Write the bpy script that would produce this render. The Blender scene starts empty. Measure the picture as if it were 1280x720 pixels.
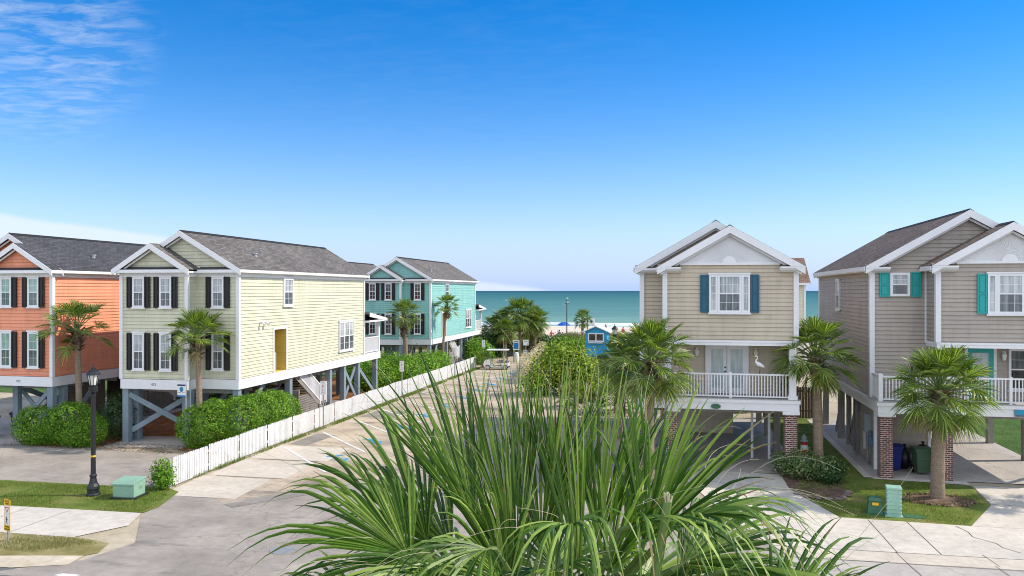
import bpy, math, random
import numpy as np
from mathutils import Vector, Matrix
R = math.radians
SC = bpy.context.scene
COL = SC.collection
H = 7.2                                   # eye height above the street
YAW = R(11.75)
CA, SA = math.cos(YAW), math.sin(YAW)
rnd = random.Random(7)
npr = np.random.default_rng(11)

# ------------------------------------------------------------------ materials
def lin(c):
    return tuple((x / 12.92 if x <= .04045 else ((x + .055) / 1.055) ** 2.4) for x in c)

def new_mat(name):
    m = bpy.data.materials.new(name)
    m.use_nodes = True
    nt = m.node_tree
    return m, nt, nt.nodes["Principled BSDF"], nt.nodes["Material Output"]

def N(nt, kind, **kw):
    n = nt.nodes.new(kind)
    for k, v in kw.items():
        if k in n.bl_rna.properties:
            setattr(n, k, v)
        else:
            n.inputs[k.replace('_', ' ')].default_value = v
    return n

def L(nt, a, b):
    nt.links.new(a, b)

def math_n(nt, op, a, b=None, clamp=False):
    n = nt.nodes.new('ShaderNodeMath'); n.operation = op; n.use_clamp = clamp
    for i, v in enumerate((a, b)):
        if v is None: continue
        if isinstance(v, (int, float)): n.inputs[i].default_value = v
        else: nt.links.new(v, n.inputs[i])
    return n.outputs[0]

def mix_c(nt, fac, a, b, blend='MIX'):
    n = nt.nodes.new('ShaderNodeMix'); n.data_type = 'RGBA'; n.blend_type = blend
    for s, v in ((0, fac), (6, a), (7, b)):
        if isinstance(v, (int, float)): n.inputs[s].default_value = v
        elif isinstance(v, tuple): n.inputs[s].default_value = (*v[:3], 1)
        else: nt.links.new(v, n.inputs[s])
    return n.outputs[2]

def ramp(nt, fac, stops):
    n = nt.nodes.new('ShaderNodeValToRGB')
    el = n.color_ramp.elements
    while len(el) < len(stops): el.new(.5)
    for e, (p, c) in zip(el, stops):
        e.position = p
        e.color = (c, c, c, 1) if isinstance(c, (int, float)) else (*c[:3], 1)
    nt.links.new(fac, n.inputs[0])
    return n.outputs[0]

def noise(nt, vec, scale, detail=4, rough=.55):
    n = nt.nodes.new('ShaderNodeTexNoise')
    n.inputs['Scale'].default_value = scale; n.inputs['Detail'].default_value = detail
    n.inputs['Roughness'].default_value = rough
    if vec is not None: nt.links.new(vec, n.inputs['Vector'])
    return n.outputs[0]

def pos(nt):
    return nt.nodes.new('ShaderNodeNewGeometry').outputs['Position']

def scaled(nt, v, s):
    n = nt.nodes.new('ShaderNodeMapping'); n.inputs['Scale'].default_value = s
    nt.links.new(v, n.inputs[0]); return n.outputs[0]

def plain(name, col, rough=.6, var=.12, scale=1.5, fine=18, finevar=.06, bump=0., metal=0., spec=.4, streak=None, stain=None):
    """paint, plastic, wood, metal: two scales of mottling, optional vertical streaks and stains"""
    m, nt, bs, out = new_mat(name)
    p = pos(nt)
    v = scaled(nt, p, streak) if streak else p
    a = ramp(nt, noise(nt, v, scale), [(.25, 1 - var), (.75, 1 + var * .5)])
    b = ramp(nt, noise(nt, p, fine, 3), [(.3, 1 - finevar), (.7, 1 + finevar * .5)])
    c = mix_c(nt, 1., col, a, 'MULTIPLY'); c = mix_c(nt, 1., c, b, 'MULTIPLY')
    if stain:
        scol, lo, hi, sscale = stain
        f = ramp(nt, noise(nt, p, sscale, 6, .65), [(lo, 0.), (hi, 1.)])
        c = mix_c(nt, f, c, scol)
    L(nt, c, bs.inputs['Base Color'])
    bs.inputs['Roughness'].default_value = rough; bs.inputs['Metallic'].default_value = metal
    bs.inputs['Specular IOR Level'].default_value = spec
    if bump:
        bn = N(nt, 'ShaderNodeBump', Strength=bump, Distance=.02)
        L(nt, noise(nt, p, fine, 5), bn.inputs['Height']); L(nt, bn.outputs[0], bs.inputs['Normal'])
    return m

def leaf_mat(name, dark, mid, light, trans=.28, rough=.45, spec=.35):
    m, nt, bs, out = new_mat(name)
    g = nt.nodes.new('ShaderNodeNewGeometry')
    c = ramp(nt, g.outputs['Random Per Island'], [(0., dark), (.5, mid), (1., light)])
    pv = ramp(nt, noise(nt, g.outputs['Position'], 1.3, 3), [(.3, .75), (.7, 1.2)])
    c = mix_c(nt, 1., c, pv, 'MULTIPLY')
    L(nt, c, bs.inputs['Base Color'])
    bs.inputs['Roughness'].default_value = rough; bs.inputs['Specular IOR Level'].default_value = spec
    tr = nt.nodes.new('ShaderNodeBsdfTranslucent')
    c2 = mix_c(nt, 1., c, (1.35, 1.5, .55), 'MULTIPLY'); L(nt, c2, tr.inputs['Color'])
    mx = nt.nodes.new('ShaderNodeMixShader'); mx.inputs[0].default_value = trans
    L(nt, bs.outputs[0], mx.inputs[1]); L(nt, tr.outputs[0], mx.inputs[2]); L(nt, mx.outputs[0], out.inputs['Surface'])
    return m

def siding_mat(name, col, dirt=.25):
    m, nt, bs, out = new_mat(name)
    p = pos(nt)
    a = ramp(nt, noise(nt, scaled(nt, p, (1, 1, .35)), 1.1, 5), [(.3, .9), (.7, 1.04)])
    b = ramp(nt, noise(nt, scaled(nt, p, (.4, .4, 9)), 1.6, 3), [(.3, .95), (.7, 1.03)])
    c = mix_c(nt, 1., col, a, 'MULTIPLY'); c = mix_c(nt, 1., c, b, 'MULTIPLY')
    sp = nt.nodes.new('ShaderNodeSeparateXYZ'); L(nt, p, sp.inputs[0]); cb = nt.nodes.new('ShaderNodeCombineXYZ')
    L(nt, math_n(nt, 'ADD', sp.outputs['X'], sp.outputs['Y']), cb.inputs[0]); L(nt, sp.outputs['Z'], cb.inputs[1])
    br = N(nt, 'ShaderNodeTexBrick', offset=.37); L(nt, cb.outputs[0], br.inputs['Vector'])      # board lengths with butt joints
    br.inputs['Color1'].default_value = (.94, .94, .95, 1); br.inputs['Color2'].default_value = (1.03, 1.03, 1.02, 1); br.inputs['Mortar'].default_value = (.7, .7, .7, 1)
    br.inputs['Scale'].default_value = 1; br.inputs['Brick Width'].default_value = 3.7; br.inputs['Row Height'].default_value = .165; br.inputs['Mortar Size'].default_value = .004
    c = mix_c(nt, 1., c, br.outputs[0], 'MULTIPLY')
    st = ramp(nt, noise(nt, scaled(nt, p, (2.6, 2.6, .16)), 1.5, 6, .7), [(.3, .88), (.5, 1.), (.75, 1.03)])      # rain streaks
    c = mix_c(nt, 1., c, st, 'MULTIPLY')
    f = ramp(nt, noise(nt, scaled(nt, p, (.8, .8, 2.2)), 1.7, 8, .7), [(.56, 0.), (.76, dirt)])
    c = mix_c(nt, f, c, tuple(x * .45 for x in col))
    L(nt, c, bs.inputs['Base Color']); bs.inputs['Roughness'].default_value = .55
    bs.inputs['Specular IOR Level'].default_value = .3
    return m

def shingle_mat(name, c1, c2, axis='y'):
    m, nt, bs, out = new_mat(name)
    p = pos(nt)
    sp = nt.nodes.new('ShaderNodeSeparateXYZ'); L(nt, p, sp.inputs[0])
    cb = nt.nodes.new('ShaderNodeCombineXYZ')
    L(nt, sp.outputs['Y' if axis == 'y' else 'X'], cb.inputs[0])
    L(nt, math_n(nt, 'MULTIPLY', sp.outputs['Z'], 1.95), cb.inputs[1])
    br = N(nt, 'ShaderNodeTexBrick', offset=.43, squash=.7, squash_frequency=3)
    L(nt, cb.outputs[0], br.inputs['Vector'])
    br.inputs['Color1'].default_value = (*c1, 1); br.inputs['Color2'].default_value = (*c2, 1)
    br.inputs['Mortar'].default_value = (*[x * .45 for x in c1], 1)
    br.inputs['Scale'].default_value = 1; br.inputs['Brick Width'].default_value = .3
    br.inputs['Row Height'].default_value = .145; br.inputs['Mortar Size'].default_value = .011
    a = ramp(nt, noise(nt, p, .5, 5), [(.3, .82), (.7, 1.12)])
    b = ramp(nt, noise(nt, p, 14, 3), [(.3, .8), (.7, 1.15)])
    c = mix_c(nt, 1., br.outputs[0], a, 'MULTIPLY'); c = mix_c(nt, 1., c, b, 'MULTIPLY')
    L(nt, c, bs.inputs['Base Color']); bs.inputs['Roughness'].default_value = .9
    bs.inputs['Specular IOR Level'].default_value = .15
    bn = N(nt, 'ShaderNodeBump', Strength=.5, Distance=.02)
    L(nt, br.outputs['Fac'], bn.inputs['Height']); bn.invert = True
    L(nt, bn.outputs[0], bs.inputs['Normal'])
    return m

def brick_mat(name):
    m, nt, bs, out = new_mat(name)
    p = pos(nt)
    sp = nt.nodes.new('ShaderNodeSeparateXYZ'); L(nt, p, sp.inputs[0])
    cb = nt.nodes.new('ShaderNodeCombineXYZ')
    L(nt, math_n(nt, 'ADD', sp.outputs['X'], sp.outputs['Y']), cb.inputs[0]); L(nt, sp.outputs['Z'], cb.inputs[1])
    br = N(nt, 'ShaderNodeTexBrick', offset=.5)
    L(nt, cb.outputs[0], br.inputs['Vector'])
    br.inputs['Color1'].default_value = (.2, .06, .04, 1); br.inputs['Color2'].default_value = (.07, .03, .028, 1)
    br.inputs['Mortar'].default_value = (.48, .42, .37, 1)
    br.inputs['Scale'].default_value = 1; br.inputs['Brick Width'].default_value = .21
    br.inputs['Row Height'].default_value = .078; br.inputs['Mortar Size'].default_value = .011
    b = ramp(nt, noise(nt, p, 9, 3), [(.3, .7), (.7, 1.3)])
    c = mix_c(nt, 1., br.outputs[0], b, 'MULTIPLY')
    L(nt, c, bs.inputs['Base Color']); bs.inputs['Roughness'].default_value = .85
    bn = N(nt, 'ShaderNodeBump', Strength=.6, Distance=.01); bn.invert = True
    L(nt, br.outputs['Fac'], bn.inputs['Height']); L(nt, bn.outputs[0], bs.inputs['Normal'])
    return m

def pane_mat(name, cols, rough=.06):
    """window glass with folded curtains or a screen just behind it"""
    m, nt, bs, out = new_mat(name)
    p = pos(nt)
    sp = nt.nodes.new('ShaderNodeSeparateXYZ'); L(nt, p, sp.inputs[0])
    f = noise(nt, scaled(nt, p, (7, 7, .5)), 1.6, 3)
    g = noise(nt, p, .9, 2)
    f = math_n(nt, 'ADD', math_n(nt, 'MULTIPLY', f, .6), math_n(nt, 'MULTIPLY', g, .4))
    c = ramp(nt, f, [(.38, cols[0]), (.5, cols[1]), (.62, cols[2])])
    L(nt, c, bs.inputs['Base Color']); bs.inputs['Roughness'].default_value = rough
    bs.inputs['Specular IOR Level'].default_value = .6
    return m

def ground_mat(name, stops, scale=.6, bump=.25, fine=30, rough=.92, cracks=0., stain=None, grain=.14):
    m, nt, bs, out = new_mat(name)
    p = pos(nt)
    c = ramp(nt, noise(nt, p, scale, 7, .62), stops)
    g = ramp(nt, noise(nt, p, fine, 4, .7), [(.3, 1 - grain), (.7, 1 + grain)])
    c = mix_c(nt, 1., c, g, 'MULTIPLY')
    mid_ = ramp(nt, noise(nt, p, 3.4, 6, .7), [(.32, .86), (.5, 1.), (.68, 1.1)])
    c = mix_c(nt, 1., c, mid_, 'MULTIPLY')
    if stain:
        scol, lo, hi, ss, st = stain
        f = ramp(nt, noise(nt, scaled(nt, p, st), ss, 6, .65), [(lo, 0.), (hi, 1.)])
        c = mix_c(nt, f, c, scol)
    if cracks:
        v = nt.nodes.new('ShaderNodeTexVoronoi'); v.feature = 'DISTANCE_TO_EDGE'
        v.inputs['Scale'].default_value = cracks
        w = nt.nodes.new('ShaderNodeVectorMath'); w.operation = 'MULTIPLY_ADD'
        nn = nt.nodes.new('ShaderNodeTexNoise'); nn.inputs['Scale'].default_value = 1.4; nn.inputs['Detail'].default_value = 5
        L(nt, p, nn.inputs['Vector']); L(nt, nn.outputs['Color'], w.inputs[0])
        w.inputs[1].default_value = (1.6, 1.6, 0); L(nt, p, w.inputs[2]); L(nt, w.outputs[0], v.inputs['Vector'])
        k = ramp(nt, v.outputs['Distance'], [(.0, .62), (.0018, .75), (.0032, 1.)])
        c = mix_c(nt, 1., c, k, 'MULTIPLY')
    L(nt, c, bs.inputs['Base Color']); bs.inputs['Roughness'].default_value = rough
    bs.inputs['Specular IOR Level'].default_value = .2
    if bump:
        bn = N(nt, 'ShaderNodeBump', Strength=bump, Distance=.03)
        L(nt, noise(nt, p, fine, 6, .7), bn.inputs['Height']); L(nt, bn.outputs[0], bs.inputs['Normal'])
    return m

M = {}
M['white'] = plain('white_paint', (.78, .78, .78), .5, .07, .8, 12, .04, streak=(1, 1, .3), stain=((.5, .49, .46), .66, .9, .9))
M['pile_paint'] = plain('blue_grey_pile_paint', (.23, .29, .33), .7, .2, 1.2, 14, .1, bump=.1)
M['old_wood'] = plain('weathered_grey_wood', (.3, .28, .25), .85, .25, 1.2, 20, .2, bump=.2, streak=(3, 3, .4))
M['new_wood'] = plain('tan_lumber', (.5, .33, .17), .8, .2, 1.2, 20, .15, streak=(1, 1, 3))
M['brown_wood'] = plain('brown_fence_wood', (.11, .075, .05), .85, .3, 1.6, 16, .2, streak=(4, 4, .3))
M['pale_wood'] = plain('bleached_fence_wood', (.62, .55, .45), .85, .3, 3, 20, .2)
M['fence_white'] = plain('picket_white_paint', (.72, .72, .71), .6, .12, .9, 12, .07, stain=((.33, .34, .27), .54, .82, 1.7))
M['black_shutter'] = plain('black_shutter_paint', (.018, .016, .015), .5, .1)
M['blue_shutter'] = plain('deep_blue_shutter_paint', (.022, .11, .17), .5, .1)
M['teal_shutter'] = plain('turquoise_shutter_paint', (.02, .36, .34), .5, .1)
M['dark'] = plain('dark_soffit', (.02, .02, .022), .9)
M['black_metal'] = plain('black_cast_metal', (.014, .016, .018), .38, .2, 3, 20, .1, spec=.5)
M['grey_metal'] = plain('galvanised_metal', (.35, .37, .38), .45, .15, 4, 20, .1, metal=.3)
M['grey_box'] = plain('grey_enamel', (.38, .42, .45), .5, .1)
M['blue_box'] = plain('blue_grey_enamel', (.12, .2, .26), .5, .1)
M['rubber'] = plain('black_rubber', (.015, .015, .015), .8)
M['chrome'] = plain('silver_rim', (.5, .5, .52), .3, .05, metal=.7)
M['green_box'] = plain('pale_green_enamel', (.25, .42, .31), .55, .14, 1.5, 14, .08, stain=((.15, .24, .17), .62, .85, 2.5))
M['green_box_b'] = plain('mint_green_plastic', (.29, .49, .38), .5, .12, 2.5, 14, .08)
M['green_box_d'] = plain('dark_green_plastic', (.045, .15, .08), .5, .2, 2.5, 14, .08)
M['bin_green'] = plain('green_bin_plastic', (.07, .13, .075), .5, .14)
M['bin_blue'] = plain('blue_bin_plastic', (.01, .025, .2), .45, .1)
M['bin_dark'] = plain('dark_bin_plastic', (.02, .03, .028), .5, .1)
M['bag'] = plain('black_bag_film', (.012, .012, .014), .35, .2, spec=.6)
M['sign_white'] = plain('sign_white', (.8, .8, .79), .4, .04)
M['sign_yellow'] = plain('sign_yellow', (.8, .47, .02), .4, .05)
M['sign_red'] = plain('sign_red', (.5, .02, .02), .4, .05)
M['sign_black'] = plain('sign_black', (.012, .012, .012), .4, .05)
M['sign_blue'] = plain('sign_blue', (.02, .17, .42), .4, .1)
M['sign_navy'] = plain('sign_navy', (.012, .02, .11), .4, .1)
M['sign_aqua'] = plain('sign_aqua', (.02, .26, .42), .4, .1)
M['grey_letter'] = plain('dark_grey_numerals', (.16, .17, .2), .5, .05)
M['booth_blue'] = siding_mat('booth_blue', (.04, .34, .6), .1)
M['umbrella'] = plain('blue_canvas', (.01, .1, .5), .7, .1)
M['door_teal'] = plain('teal_door_paint', (.02, .35, .33), .45, .08)
M['lamp_glass'] = plain('frosted_lamp_glass', (.75, .74, .68), .2, .1, spec=.6)
M['mustard'] = siding_mat('ochre_alcove', (.66, .46, .09), .1)
M['floor_wood'] = plain('deck_board', (.42, .41, .39), .75, .15, 1.4, 14, .1)
M['concrete_grey'] = plain('concrete_base', (.38, .37, .35), .9, .2, 2, 30, .15, bump=.2)
M['car_silver'] = plain('silver_car_paint', (.42, .45, .5), .25, .04, metal=.4, spec=.6)
M['car_red'] = plain('dark_red_car_paint', (.16, .02, .02), .25, .04, spec=.6)
M['car_glass'] = plain('dark_car_glass', (.015, .018, .02), .05, .05, spec=.7)
M['cart_white'] = plain('white_cart_body', (.78, .78, .76), .3, .05)
M['cart_green'] = plain('dark_cart_frame', (.03, .05, .045), .5, .1)
M['egret'] = plain('white_sculpture', (.8, .8, .78), .5, .05)
M['stone'] = plain('edging_stone', (.19, .145, .115), .9, .3, 6, 30, .2, bump=.4)
M['skin'] = plain('skin', (.45, .25, .17), .6, .08)
M['cloth_purple'] = plain('purple_cloth', (.13, .06, .24), .8, .1)
M['cloth_red'] = plain('red_cloth', (.5, .06, .06), .8, .1)
M['cloth_blue'] = plain('navy_cloth', (.03, .05, .16), .8, .1)
M['hair'] = plain('dark_hair', (.02, .014, .01), .7, .1)
M['brick'] = brick_mat('column_brick')
M['pane_light'] = pane_mat('pane_curtained', [(.2, .23, .25), (.38, .41, .42), (.55, .57, .57)])
M['pane_dark'] = pane_mat('pane_screened', [(.05, .06, .07), (.1, .115, .125), (.2, .215, .225)], .12)
M['pane_green'] = pane_mat('pane_green_tint', [(.16, .3, .25), (.26, .42, .35), (.35, .5, .44)])
M['pane_green_d'] = pane_mat('pane_green_screened', [(.04, .08, .07), (.08, .14, .12), (.13, .2, .17)], .12)
M['pane_black'] = pane_mat('pane_unlit', [(.012, .014, .016), (.03, .03, .035), (.07, .07, .08)])
M['pane_door'] = pane_mat('pane_door_blind', [(.38, .47, .48), (.5, .58, .58), (.62, .68, .67)])
M['roof_grey'] = shingle_mat('charcoal_shingle', (.068, .07, .077), (.105, .105, .112))
M['roof_brown'] = shingle_mat('weathered_brown_shingle', (.125, .115, .107), (.205, .19, .178))
M['roof_taupe'] = shingle_mat('umber_shingle', (.15, .115, .09), (.24, .19, .152))
M['roof_cross'] = shingle_mat('red_brown_shingle', (.19, .12, .085), (.28, .19, .14), 'x')
M['siding_coral'] = siding_mat('coral_siding', (.84, .335, .195), .1)
M['siding_yellow'] = siding_mat('pale_yellow_siding', (.645, .635, .465), .12)
M['siding_teal'] = siding_mat('teal_siding', (.27, .55, .5), .1)
M['siding_cream'] = siding_mat('cream_siding', (.72, .66, .5), .1)
M['siding_beige'] = siding_mat('beige_siding', (.57, .49, .37), .4)
M['siding_taupe'] = siding_mat('taupe_siding', (.43, .375, .32), .35)
M['palm_leaf'] = leaf_mat('palm_leaf', (.045, .1, .012), (.15, .235, .028), (.42, .48, .12), .38, .36, .45)
M['palm_near'] = leaf_mat('palm_leaf_near', (.025, .075, .009), (.09, .19, .022), (.36, .48, .1), .28, .4, .35)
M['palm_dry'] = leaf_mat('palm_leaf_dry', (.16, .12, .05), (.28, .22, .09), (.4, .34, .16), .25)
M['palm_yellow'] = leaf_mat('palm_leaf_yellowing', (.14, .17, .03), (.25, .26, .06), (.38, .36, .11), .3)
M['petiole'] = plain('petiole_green', (.13, .2, .05), .5, .2)
M['fiber'] = leaf_mat('palm_fiber', (.4, .36, .22), (.52, .48, .33), (.62, .58, .42), .1)
M['trunk'] = plain('palm_trunk_bark', (.3, .225, .16), .95, .3, 3, 22, .35, bump=.6, streak=(1, 1, 6), stain=((.4, .38, .33), .6, .8, 1.6))
M['boot'] = leaf_mat('palm_boot', (.12, .075, .045), (.24, .165, .1), (.45, .36, .24), .02, .9, .1)
M['hedge'] = leaf_mat('hedge_leaf', (.045, .125, .01), (.12, .27, .018), (.32, .5, .06), .34, .5, .2)
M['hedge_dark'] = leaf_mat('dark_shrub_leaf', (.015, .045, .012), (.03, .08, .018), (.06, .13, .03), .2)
M['shrub_lime'] = leaf_mat('lime_shrub_leaf', (.04, .1, .01), (.2, .32, .025), (.5, .58, .09), .36, .5, .2)
M['shrub_pale'] = leaf_mat('pale_shrub_leaf', (.05, .1, .03), (.1, .18, .05), (.34, .37, .16), .25)
M['vine_dry'] = leaf_mat('dry_vine_leaf', (.42, .34, .24), (.56, .47, .34), (.7, .62, .48), .2)
M['dune_leaf'] = leaf_mat('dune_grass_leaf', (.09, .12, .03), (.18, .2, .055), (.36, .32, .13), .25)
M['grass_leaf'] = leaf_mat('lawn_grass_leaf', (.06, .12, .015), (.14, .215, .03), (.3, .32, .08), .25)
M['stem'] = plain('shrub_stem', (.12, .085, .055), .9, .2)
M['asphalt'] = ground_mat('asphalt', [(.3, (.235, .21, .18)), (.52, (.32, .285, .245)), (.72, (.4, .36, .31))], .45, .3, 38, cracks=.16,
                          stain=((.13, .125, .12), .56, .74, .8, (.35, 1.4, 1)))
M['asphalt_lot'] = ground_mat('worn_asphalt', [(.3, (.29, .235, .175)), (.5, (.45, .37, .275)), (.72, (.56, .47, .355))], .35, .3, 34, cracks=.12,
                              stain=((.15, .135, .12), .53, .68, .4, (.5, 1.6, 1)))
M['asphalt_patch'] = ground_mat('asphalt_patch', [(.3, (.2, .183, .16)), (.7, (.29, .265, .23))], 1.1, .35, 40)
M['asphalt_dark'] = ground_mat('dark_asphalt', [(.3, (.1, .1, .1)), (.7, (.16, .16, .155))], .7, .3, 40)
M['concrete'] = ground_mat('concrete', [(.3, (.46, .425, .37)), (.5, (.55, .505, .435)), (.72, (.62, .57, .49))], .55, .15, 40, grain=.08,
                           stain=((.33, .315, .29), .6, .8, 1.1, (1, 1, 1)))
M['concrete_b'] = ground_mat('concrete_pale', [(.3, (.47, .42, .345)), (.7, (.59, .53, .44))], .6, .12, 40, grain=.07)
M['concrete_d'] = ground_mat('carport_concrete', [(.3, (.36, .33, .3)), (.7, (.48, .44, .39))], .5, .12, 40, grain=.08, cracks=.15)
M['joint'] = plain('joint_dirt', (.13, .12, .105), .95)
M['soil'] = ground_mat('sandy_soil', [(.3, (.3, .25, .15)), (.5, (.42, .36, .25)), (.7, (.52, .46, .34))], .4, .4, 25)
M['sand'] = ground_mat('beach_sand', [(.3, (.55, .47, .36)), (.7, (.7, .62, .5))], .08, .3, 3, grain=.1)
M['edge_sand'] = ground_mat('roadside_sand', [(.3, (.46, .39, .28)), (.7, (.62, .55, .42))], 1.2, .4, 30)
M['mulch'] = ground_mat('pine_mulch', [(.3, (.12, .055, .025)), (.5, (.27, .12, .045)), (.7, (.4, .2, .08))], 1.5, .8, 40, grain=.4)
M['mulch_dark'] = ground_mat('bark_mulch', [(.3, (.07, .045, .03)), (.5, (.15, .1, .07)), (.7, (.26, .18, .13))], 4, .8, 40, grain=.4)
M['turf'] = ground_mat('turf', [(.28, (.065, .11, .016)), (.5, (.13, .175, .03)), (.62, (.19, .18, .055)), (.76, (.33, .27, .13))], .8, .6, 40, grain=.3)
M['turf_green'] = ground_mat('deep_green_turf', [(.28, (.035, .085, .014)), (.55, (.065, .13, .022)), (.76, (.13, .15, .04))], .7, .6, 40, grain=.3)  # darker, greener lawn tone with less dry colour
M['turf_dry'] = ground_mat('dry_turf', [(.3, (.12, .12, .03)), (.45, (.24, .21, .08)), (.6, (.38, .32, .17)), (.75, (.52, .45, .3))], .7, .6, 40, grain=.25)
M['line'] = plain('road_paint', (.74, .74, .72), .7, .2, 3, 25, .15, stain=((.35, .32, .28), .55, .75, 2.2))
M['line_blue'] = plain('blue_road_paint', (.04, .3, .52), .7, .2, 3, 25, .15, stain=((.3, .29, .26), .56, .72, 2.6))

def water_mat():
    m, nt, bs, out = new_mat('sea_water')
    p = pos(nt)
    sp = nt.nodes.new('ShaderNodeSeparateXYZ'); L(nt, p, sp.inputs[0])
    d = math_n(nt, 'MULTIPLY', math_n(nt, 'LOGARITHM', math_n(nt, 'MAXIMUM', math_n(nt, 'MULTIPLY', sp.outputs['Y'], 1 / 150.), 1.), 10.), .5)
    base = ramp(nt, d, [(0., (.22, .35, .28)), (.14, (.1, .225, .195)), (.4, (.042, .15, .135)), (.75, (.018, .085, .095)), (1., (.013, .06, .078))])
    v = scaled(nt, p, (.012, .06, 1))
    f = ramp(nt, noise(nt, v, 1.6, 6, .65), [(.35, .82), (.65, 1.18)])
    c = mix_c(nt, 1., base, f, 'MULTIPLY')
    foam = ramp(nt, noise(nt, scaled(nt, p, (.03, .3, 1)), 1.2, 6, .7), [(.68, 0.), (.74, .5)])
    near = ramp(nt, d, [(0., 1.), (.06, .5), (.15, 0.)])
    c = mix_c(nt, mix_c(nt, 1., foam, near, 'MULTIPLY'), c, (.75, .78, .78))
    L(nt, c, bs.inputs['Base Color'])
    bs.inputs['Roughness'].default_value = .45; bs.inputs['Specular IOR Level'].default_value = .05
    bn = N(nt, 'ShaderNodeBump', Strength=.7, Distance=.6)
    L(nt, noise(nt, scaled(nt, p, (.12, .4, 1)), 1.5, 6, .65), bn.inputs['Height']); L(nt, bn.outputs[0], bs.inputs['Normal'])
    return m
M['sea'] = water_mat()

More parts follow.
